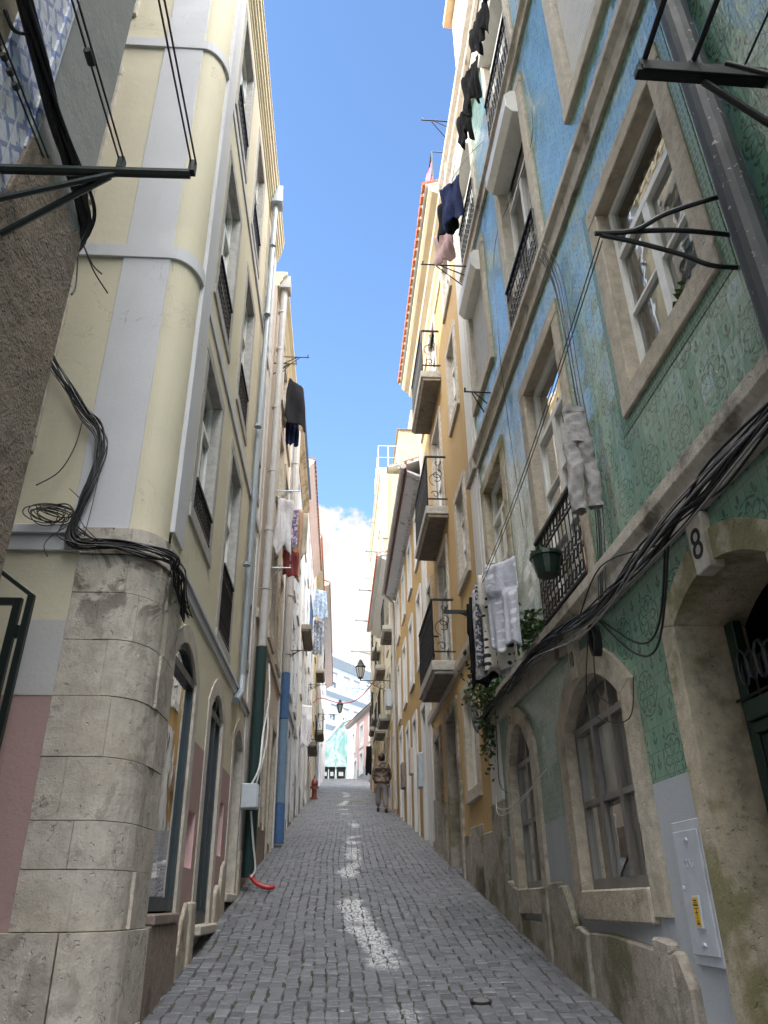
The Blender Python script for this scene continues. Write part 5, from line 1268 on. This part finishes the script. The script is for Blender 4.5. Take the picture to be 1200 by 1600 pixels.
# gate in the side alley
t = thing('iron_gate', 'dark green iron gate frame across the alley beside the stone corner pier', 'gate', (-2.0, 4.45, ground_z(4.45)))
m = MB(); g0 = ground_z(4.45) - .3
m.box(FW, -1.985, -1.945, g0, 3.33, -4.47, -4.43); m.hexa([(-1.99, 4.43, 3.331), (-1.945, 4.43, 3.331), (-1.945, 4.47, 3.331), (-1.99, 4.47, 3.331), (-2.75, 4.43, 3.86), (-2.75, 4.43, 3.90), (-2.75, 4.47, 3.90), (-2.75, 4.47, 3.86)])
m.build('post', 'greeniron', t, bevel=.003)
lf = MB(); lf.box(FW, -2.065, -2.015, g0 + .1, 3.31, -4.47, -4.435); lf.box(FW, -3.4, -2.066, 3.265, 3.31, -4.47, -4.435)
for k in range(8):
    x = -2.2 - k * .145; lf.box(FW, x - .01, x + .01, g0 + .1, 3.264, -4.462, -4.442)
    for d in (1, -1): lf.tube([(x + d * (.012 + .018 * (1 - math.cos(j * .6))), 4.452, 3.255 - .022 * math.sin(j * .6)) for j in range(7)], .005, 4)
lf.build('leaf', 'greeniron', t, bevel=.003)
m = MB(); m.box(FW, -2.0149, -1.9851, 3.05, 3.13, -4.465, -4.44); m.box(FW, -2.0149, -1.9851, 2.1, 2.18, -4.465, -4.44); m.build_each('hinge', 'greeniron', t)
# stub of a dark pipe on the side wall
tag(MB().tube([FS.P(1.0, 5.05, .0), FS.P(.93, 5.0, .28)], .022, 7).tube([FS.P(.98, 4.9, 0), FS.P(.9, 4.78, .22)], .01, 6).build('pipe_stub', 'greeniron', None), 'short dark green iron stub sticking out of the yellow side wall', 'pipe')

# flowerpot on the balcony rail
t = thing('flowerpot', 'dark green plastic flowerpot hooked outside the ornate balcony rail of the green house', 'flowerpot', P1(-.5, 3.98, .16))
m = MB(); c = [(.09, 0), (.105, .05), (.125, .15), (.14, .155), (.14, .19)]
m.tube([P1(-.5, 3.98 + z, .18) for _, z in c], [r for r, _ in c], 14); m.build('pot', 'green_door', t, smooth=False)
lv = MB(); rg = random.Random(8)
def leaves(mb, c, n, spread, size, rg):
    for i in range(n):
        p = c + Vector((rg.gauss(0, spread[0]), rg.gauss(0, spread[1]), rg.gauss(0, spread[2]))); a = Vector((rg.gauss(0, 1), rg.gauss(0, 1), rg.gauss(.2, .8))).normalized(); b = a.cross(Vector((rg.random(), rg.random(), rg.random() + .1))).normalized(); L = size * rg.uniform(.6, 1.3)
        nn = a.cross(b) * L * .15
        mb.add([p, p + a * L * .5 + b * L * .28 + nn, p + a * L, p + a * L * .5 - b * L * .28 + nn], [(0, 1, 2, 3)])
leaves(lv, P1(-.5, 4.17, .18), 22, (.05, .05, .01), .05, rg); lv.build('plant', 'leaf', t)
for s, z, o, n, sp, lab_ in ((2.35, 3.82, .16, 420, (.10, .22, .14), 'bushy ferns sprouting from the belt under the patterned laundry'), (.52, 3.86, .10, 260, (.05, .14, .07), 'small green fern growing out of the belt beside the ornate balcony'), (2.72, 3.45, .08, 300, (.05, .10, .22), 'trailing weeds hanging down the pilaster at the end of the green house')):
    t = thing('wall_plant', lab_, 'plant', P1(s, z - .1, 0)); lv = MB(); rg = random.Random(n); leaves(lv, P1(s, z, o), n, sp, .07, rg); lv.build('foliage', 'leaf', t)
    st = MB()
    for k in range(9): st.tube(smooth_path([P1(s + rg.uniform(-.1, .1), z - .08, .03), P1(s + rg.uniform(-.2, .2), z + rg.uniform(-.1, .12), o), P1(s + rg.uniform(-.3, .3), z + rg.uniform(-.15, .15), o * 1.6)], 3), .003, 4)
    st.build('stem', 'leaf', t)
t = thing('sill_plant', 'little green seedling growing on the sill of the nearest big window', 'plant', P1(-2.95, 4.62, -.05)); lv = MB(); leaves(lv, P1(-2.95, 4.67, -.03), 26, (.02, .04, .02), .06, random.Random(3)); lv.build('foliage', 'leaf', t)

# ================================================================== laundry
M['cl_black'] = cloth('black_cloth', (.012, .012, .015)); M['cl_navy'] = cloth('navy_cloth', (.02, .03, .09)); M['cl_white'] = cloth('white_cloth', (.66, .65, .68)); M['cl_lilac'] = cloth('pale_grey_hearts_cloth', (.50, .51, .58), (.72, .72, .76), 'dots', .085)
M['cl_dots'] = cloth('cream_dotted_cloth', (.62, .59, .54), (.03, .03, .035), 'dots', .075); M['cl_dark'] = cloth('dark_floral_cloth', (.07, .07, .085), (.45, .45, .47), 'mottle', .028); M['cl_stripe'] = cloth('pale_print_cloth', (.58, .57, .58), (.3, .3, .33), 'mottle', .05)
M['cl_grey'] = cloth('grey_trouser_cloth', (.36, .34, .335)); M['cl_tan'] = cloth('tan_towel', (.50, .33, .23)); M['cl_red'] = cloth('dark_red_cloth', (.22, .05, .05)); M['cl_blue'] = cloth('blue_patterned_cloth', (.22, .30, .40), (.40, .46, .52), 'mottle', .12); M['cl_greyblue'] = cloth('grey_blue_print', (.16, .18, .21), (.34, .36, .4), 'mottle', .1); M['cl_pink'] = cloth('pale_pink_cloth', (.55, .38, .38)); M['cl_hot'] = cloth('hot_pink_towel', (.7, .2, .3)); M['cl_purple'] = cloth('purple_print', (.20, .15, .28), (.6, .55, .6), 'mottle', .05)
GL = 'patterned laundry on the green house'
def tilt_hung(name, label, cat, mat, fr, s, z, o0, o1, ds, drop, **k):
    A = fr.P(s, z, o1); B = fr.P(s - ds, z, o0); return hung(name, label, cat, mat, A, B, drop, (B - A).cross(Vector((0, 0, 1))), **k)
specs = [('trousers', 'black trousers at the far end of the patterned laundry row', 'cl_black', .98, .86, .05), ('shirt', 'black garment second from the far end of the patterned laundry row', 'cl_black', .80, .80, .08),
    ('nightshirt', 'pale printed garment beside the black ones in the laundry row', 'cl_stripe', .62, .86, .05), ('shirt', 'dark floral garment in the middle of the laundry row', 'cl_dark', .46, .80, .05),
    ('pyjama_trousers', 'cream pyjama trousers with black dots in the laundry row', 'cl_dots', .26, .90, .06), ('pyjama_trousers', 'pale grey pyjama trousers with white motifs nearest in the laundry row', 'cl_lilac', .02, .80, .04)]
for i, (n, l, m_, s, dr, f) in enumerate(specs):
    tilt_hung(n, l, 'clothes', m_, FR1, s, 4.29 - .0 * i, .36, .60, .22, dr, fold=f * .45, freq=1.6, seed=i, group=GL, taper=-.12, split=.35 if 'trousers' in n else None, nu=24, nv=26)
    mb = MB()
for i, s in enumerate((.85, .7, .5, .3, .1, -.1)):
    tag(MB().box(FR1, s - .012, s + .012, 4.26, 4.33, .52, .54).box(FR1, s - .012, s + .012, 4.26, 4.33, .5405, .56).build('clothes_peg', 'white', None), 'small pale clothes peg on the line above the patterned laundry', 'peg', 'clothes pegs above the patterned laundry')
def trousers(label, fr, s, z, o0, o1, drop, mat):
    """pair of trousers: waist ring that splits into two legs, hung by the waist"""
    c = fr.P(s, z, (o0 + o1) / 2); w = (o1 - o0); mb = MB(); rg = random.Random(6)
    K = 26
    def wr(a, z): return .5 * math.sin(a * 2 + z * 31) * math.sin(z * 23 + a) + .35 * math.sin(a * 5 - z * 47) + .3 * math.sin(z * 71 + a * 3)
    def loop(cx, half, dep, zz, tw):
        L = []
        for k in range(K):
            a = 2 * math.pi * k / K; x = math.cos(a); y = math.sin(a); q = .010 * wr(a, zz)
            L.append(c + fr.o * (cx + (half + q) * math.copysign(abs(x) ** .7, x)) + fr.s * ((dep + q * 1.4) * y + tw) + Vector((0, 0, zz + .006 * wr(a + 2, zz))))
        return L
    def loft(loops):
        b = len(mb.v); mb.v += [Vector(p) for L in loops for p in L]
        for i in range(len(loops) - 1):
            for k in range(K): mb.f.append([b + i * K + k, b + i * K + (k + 1) % K, b + (i + 1) * K + (k + 1) % K, b + (i + 1) * K + k]); mb.m.append(0)
    loft([loop(0, w * (.34 + .12 * q), .018 + .028 * q, -drop * .38 * q, .012 * q) for q in [j / 10 for j in range(11)]])
    loft([loop(0, w * .365, .026, -drop * .015, 0), loop(0, w * .372, .030, -drop * .045, 0), loop(0, w * .365, .026, -drop * .07, 0)])
    for d in (-1, 1):
        loft([loop(d * w * (.10 + .14 * min(1, q * 5) + .05 * q) + .010 * math.sin(q * 9 + d), w * (.28 - .05 * q + .012 * math.sin(q * 17 + d)), .040 + .008 * math.sin(q * 13 + d), -drop * (.26 + .74 * q) - (.03 * q if d > 0 else 0), .012 + .012 * math.sin(q * 6 + d)) for q in [j / 26 for j in range(27)]])
    o = mb.build('trousers', mat, None, smooth=True); return tag(o, label, 'clothes')
trousers('light grey trousers hanging by the waist beside the ornate balcony window', FR1, -1.58, 4.90, .07, .29, .86, 'cl_grey')
G2 = 'dark laundry high on the green house'
for i, (s, z, dr, wd, l) in enumerate(((-1.45, 11.0, .55, .5, 'nearest black garment bunched on the top line of the green house'), (-.95, 10.95, .62, .5, 'second black garment bunched on the top line of the green house'), (-.4, 10.85, .7, .45, 'third black garment bunched on the top line of the green house'), (.05, 10.75, .6, .35, 'last black garment bunched on the top line of the green house'))):
    tilt_hung('garment', l, 'clothes', 'cl_black', FR1, s, z, .36, .50, wd * .8, dr, fold=.032, freq=3.6, seed=20 + i, group=G2, hemwave=.22, nu=40, nv=26, taper=.25)
for i, (s, z, dr, mt, l) in enumerate(((1.15, 10.75, .80, 'cl_navy', 'navy garment on the line above the iron bracket of the green house'), (1.4, 10.7, .7, 'cl_black', 'black garment behind the navy one on the high line'), (1.75, 10.45, .6, 'cl_pink', 'dusty pink garment at the far end of the high line'))):
    tilt_hung('garment', l, 'clothes', mt, FR1, s, z, .34, .56, .3, dr, fold=.045, freq=2, seed=30 + i, group=G2, hemwave=.12)
tubething('clothesline', 'pale cord looping down to the navy garment from the cornice of the green house', 'clothesline', [(smooth_path([P1(1.9, 12.4, .3), P1(1.5, 11.2, .42), P1(1.1, 10.78, .46), P1(.5, 10.6, .3), P1(.3, 10.7, .1)], 6), .008)], 'white_cable', 4)
tubething('clothesline', 'thin line along the top floor carrying the black garments', 'clothesline', [(smooth_path([P1(-3, 11.2, .43), P1(-1.2, 11.0, .43), P1(.2, 10.76, .43), P1(1.9, 10.5, .43)], 6), .005)], 'rubber', 4)
tilt_hung('coat', 'long black garment hung against the sky edge of the beige house', 'clothes', 'cl_black', FL2, 12.9, 11.55, .10, .42, .3, 1.1, fold=.05, freq=1.3, seed=41, taper=-.5)
tilt_hung('garment', 'navy blue garment under the long black one on the beige house', 'clothes', 'cl_navy', FL2, 13.1, 10.9, .05, .32, .1, .75, fold=.05, seed=42)
GW = 'pale laundry on the beige house'
tilt_hung('shirt', 'white shirt nearest in the pale laundry on the beige house', 'clothes', 'cl_white', FL2, 11.9, 8.15, .12, .36, .2, 1.05, fold=.05, seed=43, group=GW, taper=-.3, hemwave=.15)
tilt_hung('shirt', 'purple printed shirt between the white shirt and the tan towel', 'clothes', 'cl_purple', FL2, 12.3, 8.2, .20, .44, .1, .8, fold=.05, seed=44, group=GW)
tilt_hung('towel', 'tan towel with a pale edge in the laundry on the beige house', 'towel', 'cl_tan', FL2, 12.6, 8.35, .18, .52, .1, 1.3, fold=.05, seed=45, group=GW, lift=-.4)
tilt_hung('sheet', 'off-white sheet behind the tan towel on the beige house', 'sheet', 'curtain_beige', FL2, 13.2, 8.6, .22, .58, .1, 1.2, fold=.06, seed=46, group=GW, lift=.5)
tilt_hung('garment', 'dark red garment at the bottom of the pale laundry', 'clothes', 'cl_red', FL2, 12.4, 7.35, .2, .48, .1, .5, fold=.04, seed=47, group=GW)
tilt_hung('sheet', 'blue patterned sheet hanging high on the white house', 'sheet', 'cl_blue', FL2, 29.8, 13.6, .12, .60, .2, 1.3, fold=.05, seed=48, taper=-.35)
tilt_hung('garment', 'grey blue printed garment below the blue patterned sheet', 'clothes', 'cl_greyblue', FL2, 30.2, 12.35, .10, .52, .2, 1.5, fold=.06, seed=49)
tilt_hung('towel', 'pink towel on the small roof terrace rail above the ochre house', 'towel', 'cl_hot', FR2, .8, 14.5, .28, .34, .4, .7, fold=.02, seed=50)
tilt_hung('garment', 'dark garment hanging by the doors at the far end of the cream house', 'clothes', 'cl_black', FR2, 27.5, 8.3, .18, .45, .2, 1.3, fold=.04, seed=51)
tilt_hung('garment', 'pale trousers hanging below the dark balcony of the white house', 'clothes', 'cl_white', FL2, 22.4, 6.9, .1, .4, .1, 1.2, fold=.04, seed=52, split=.3)

# ================================================================== person walking up the lane, seen from behind
def person():
    X0, Y0 = 1.34, 24.4; B = Vector((X0, Y0, ground_z(Y0)))
    t = thing('person', 'person in a patterned brown jacket and grey trousers walking uphill carrying a white bag', 'person', B)
    gz = lambda y: SL * y
    fr_, fl_ = gz(.18), gz(-.16)
    v = [(0, 0, .90), (0, .02, 1.05), (0, .04, 1.22), (0, .05, 1.36), (0, .06, 1.44), (0, .08, 1.50), (0, .10, 1.58), (0, .10, 1.66),
         (-.10, 0, .86), (-.11, .06, .50 + fr_ * .5), (-.11, .10, .10 + fr_), (-.12, .24, .05 + fr_ + .02),
         (.10, 0, .86), (.11, .0, .47 + fl_ * .5), (.12, -.16, .10 + fl_), (.13, -.03, .05 + fl_ + .02),
         (-.17, .05, 1.38), (-.23, .0, 1.12), (-.235, .06, .90), (-.235, .08, .82),
         (.17, .05, 1.38), (.24, .02, 1.12), (.25, .12, .92), (.25, .14, .84)]
    e = [(0, 1), (1, 2), (2, 3), (3, 4), (4, 5), (5, 6), (6, 7), (0, 8), (8, 9), (9, 10), (10, 11), (0, 12), (12, 13), (13, 14), (14, 15), (3, 16), (16, 17), (17, 18), (18, 19), (3, 20), (20, 21), (21, 22), (22, 23)]
    r = [.13, .13, .14, .13, .07, .055, .09, .075, .09, .065, .045, .04, .09, .065, .045, .04, .065, .05, .035, .03, .065, .05, .035, .03]
    for k, (bx, by, bz) in ((19, v[19]), (23, v[23])):
        sgn = -1 if bx < 0 else 1
        for i in range(4):
            a = len(v); L = (.045, .05, .047, .038)[i]
            v += [(bx + .004 * sgn, by - .026 + i * .017, bz - .05), (bx - .008 * sgn, by - .028 + i * .018, bz - .05 - L), (bx - .022 * sgn, by - .026 + i * .018, bz - .05 - L * 1.7)]; e += [(k, a), (a, a + 1), (a + 1, a + 2)]; r += [.011, .009, .008]
        a = len(v); v += [(bx - .01 * sgn, by + .04, bz - .02), (bx - .02 * sgn, by + .06, bz - .05)]; e += [(k, a), (a, a + 1)]; r += [.011, .009]
    body = skin('body', v, e, r, 'skin', t, 1, 0)
    mj = Mat('patterned_jacket'); c = mj.mix(mj.noise(13, 3, .6).step(.46, .54), (.055, .04, .035), (.20, .145, .11)); c = mj.mix(mj.noise(22, 3, .6, off=4).step(.56, .6), c, (.03, .022, .02)); mj.color(c).rough(.9); M['jacket'] = mj.m
    M['trouser'] = cloth('grey_brown_trouser_cloth', (.22, .20, .195))
    skin('jacket', [(0, 0, .90), (0, .015, 1.05), (0, .035, 1.22), (0, .04, 1.36), (0, .055, 1.45), (-.18, .04, 1.37), (-.24, .0, 1.12), (-.238, .055, .92), (.18, .04, 1.37), (.25, .02, 1.12), (.25, .11, .94)],
        [(0, 1), (1, 2), (2, 3), (3, 4), (3, 5), (5, 6), (6, 7), (3, 8), (8, 9), (9, 10)], [(.225, .165), (.225, .17), (.215, .165), (.18, .14), .08, .095, .08, .06, .095, .08, .06], 'jacket', t, 1, 1)
    skin('trousers', [(0, 0, .92), (0, 0, .84), (-.10, .01, .78), (-.11, .06, .50 + fr_ * .5), (-.11, .095, .12 + fr_), (.10, .0, .78), (.11, .0, .47 + fl_ * .5), (.12, -.15, .12 + fl_)],
        [(0, 1), (1, 2), (2, 3), (3, 4), (1, 5), (5, 6), (6, 7)], [(.18, .14), (.18, .15), .125, .10, .088, .125, .10, .088], 'trouser', t, 1, 0)
    for x, y, z in ((-.11, .10, fr_), (.12, -.15, fl_)):
        m = MB(); p = B + Vector((x, y, z)); m.tube([p + Vector((0, -.08, .05)), p + Vector((0, -.03, .06)), p + Vector((0, .08, .05)), p + Vector((0, .17, .045))], [.035, .05, .048, .028], 8); m.tube([p + Vector((0, -.08, .012)), p + Vector((0, .18, .012))], .04, 6); m.build('shoe', 'hair', t, smooth=True)
    hm = MB(); c = B + Vector((0, .10, 1.625)); n = 10
    vs = []; fs = []; rg = random.Random(1)
    for i in range(7):
        th = math.pi * i / 6 * .62
        for k in range(14):
            ph = 2 * math.pi * k / 14; back = .5 - .5 * math.sin(ph)
            tt = th * (1 + .35 * back); q = rg.uniform(.97, 1.06)
            vs.append(c + Vector((.092 * math.sin(tt) * math.cos(ph) * q, .105 * math.sin(tt) * math.sin(ph) * q - .012, .115 * math.cos(tt) * q)))
    for i in range(6):
        for k in range(14): fs.append((i * 14 + k, i * 14 + (k + 1) % 14, (i + 1) * 14 + (k + 1) % 14, (i + 1) * 14 + k))
    hm.add(vs, fs); h = hm.build('hair', 'hair', t, smooth=True); s = h.modifiers.new('t', 'SOLIDIFY'); s.thickness = .02
    # face details
    f = MB(); hc = B + Vector((0, .10, 1.60))
    for d in (-1, 1): f.tube([hc + Vector((d * .082, 0, -.02)), hc + Vector((d * .097, -.012, .005)), hc + Vector((d * .086, -.005, .03))], .012, 6)
    f.tube([hc + Vector((0, .085, .02)), hc + Vector((0, .11, -.02))], [.008, .014], 6)
    f.build('ears_and_nose', 'skin', body)
    g = MB()
    for d in (-1, 1): g.tube([hc + Vector((d * .032, .083, .015)), hc + Vector((d * .032, .092, .015))], .010, 8)
    g.tube([hc + Vector((-.025, .086, -.055)), hc + Vector((.025, .086, -.055))], .006, 6); g.build('eyes_and_mouth', 'ink', body)
    o = hung('carrier_bag', 'white carrier bag held in the walking person right hand', 'bag', 'cl_white', B + Vector((.20, .10, .80)), B + Vector((.31, .18, .80)), .36, (-.5, .8, 0), fold=.02, freq=1.2, taper=-.5, seed=5, nu=10, nv=10)
person()
# black bracket lamp arms and small door lamp on the dull ochre house, left of its pink panel
# ================================================================== sky, sun, camera
w = bpy.data.worlds.new('World'); sc.world = w; w.use_nodes = True; nt = w.node_tree
bg = nt.nodes['Background']; sky = nt.nodes.new('ShaderNodeTexSky'); sky.sky_type = 'NISHITA'; sky.sun_disc = False
SUN_AZ, SUN_EL = R_(256), R_(26)            # azimuth clockwise from +Y: from the left, a little behind
sky.sun_elevation = SUN_EL; sky.sun_rotation = SUN_AZ; sky.air_density = 1.0; sky.dust_density = .2; sky.ozone_density = 4.0
tc = nt.nodes.new('ShaderNodeTexCoord'); sp = nt.nodes.new('ShaderNodeSeparateXYZ'); nt.links.new(tc.outputs['Generated'], sp.inputs[0])
dx, dy, dz = [X(nt, sp.outputs[i]) for i in range(3)]
def wn(scale, detail, rough, loc=(0, 0, 0), sz=1.0):
    mp = nt.nodes.new('ShaderNodeMapping'); mp.inputs[1].default_value = loc; mp.inputs[3].default_value = (1, 1, sz); nt.links.new(tc.outputs['Generated'], mp.inputs[0])
    n = nt.nodes.new('ShaderNodeTexNoise'); n.inputs['Scale'].default_value = scale; n.inputs['Detail'].default_value = detail; n.inputs['Roughness'].default_value = rough; nt.links.new(mp.outputs[0], n.inputs['Vector']); return X(nt, n.outputs[0])
# one bank of cumulus low over the top of the lane, plus unseen bright cloud added behind the camera as fill light
billow = (wn(9, 7, .58, (.3, .1, .2)) - .5) * .22 + (wn(28, 5, .55) - .5) * .05
front = ((.475 - dx * .30) - dz + billow).step(0.0, .016) * dy.step(.1, .3)
rear_fill = (wn(2.6, 8, .6, (4, 2, 1)) - dy * .35 + .08).step(.46, .56) * (1.0 - dy.step(-.02, .2)) * dz.step(.30, .62)
mask = front.mx(rear_fill * .9)
shade = wn(6, 6, .6, (2, 5, 3)).step(.3, .7) * .28 + .78
mixn = nt.nodes.new('ShaderNodeMix'); mixn.data_type = 'RGBA'
cc = nt.nodes.new('ShaderNodeCombineXYZ')
CL = 2.55
bright = rear_fill * 30.0 + CL
for i, k in enumerate((1.0, .985, .96)): nt.links.new((shade * bright * k).k, cc.inputs[i])
nt.links.new(mask.k, mixn.inputs[0]); nt.links.new(sky.outputs[0], mixn.inputs[6]); nt.links.new(cc.outputs[0], mixn.inputs[7])
nt.links.new(mixn.outputs[2], bg.inputs[0]); bg.inputs[1].default_value = .12
sl = bpy.data.lights.new('sun', 'SUN'); sl.energy = 2.0; sl.angle = R_(.5); sl.color = (1, .93, .82)
so = bpy.data.objects.new('sun', sl); COL.objects.link(so)
sd = Vector((math.sin(SUN_AZ) * math.cos(SUN_EL), math.cos(SUN_AZ) * math.cos(SUN_EL), math.sin(SUN_EL)))
so.rotation_euler = sd.to_track_quat('Z', 'Y').to_euler(); so.location = (-30, -20, 40)

cam = bpy.data.cameras.new('camera'); co = bpy.data.objects.new('camera', cam); COL.objects.link(co)
p, y, r = R_(28.11), R_(3.445), R_(-.393)
f = Vector((math.sin(y) * math.cos(p), math.cos(y) * math.cos(p), math.sin(p))); rt = Vector((math.cos(y), -math.sin(y), 0)); u = rt.cross(f)
r2 = rt * math.cos(r) + u * math.sin(r); u2 = -rt * math.sin(r) + u * math.cos(r)
mt = Matrix((r2, u2, -f)).transposed().to_4x4(); mt.translation = Vector((0, 0, 1.6)); co.matrix_world = mt
cam.sensor_fit = 'HORIZONTAL'; cam.sensor_width = 36; cam.lens = 1144.3 / 1200 * 36; cam.clip_start = .02; cam.clip_end = 2000
sc.camera = co
sc.view_settings.view_transform = 'Standard'; sc.view_settings.look = 'None'; sc.view_settings.exposure = 1.98; sc.view_settings.gamma = 1.0; sc.view_settings.use_curve_mapping = False
sc.cycles.max_bounces = 8; sc.cycles.diffuse_bounces = 5; sc.cycles.glossy_bounces = 4; sc.cycles.transparent_max_bounces = 16; sc.cycles.use_denoising = True
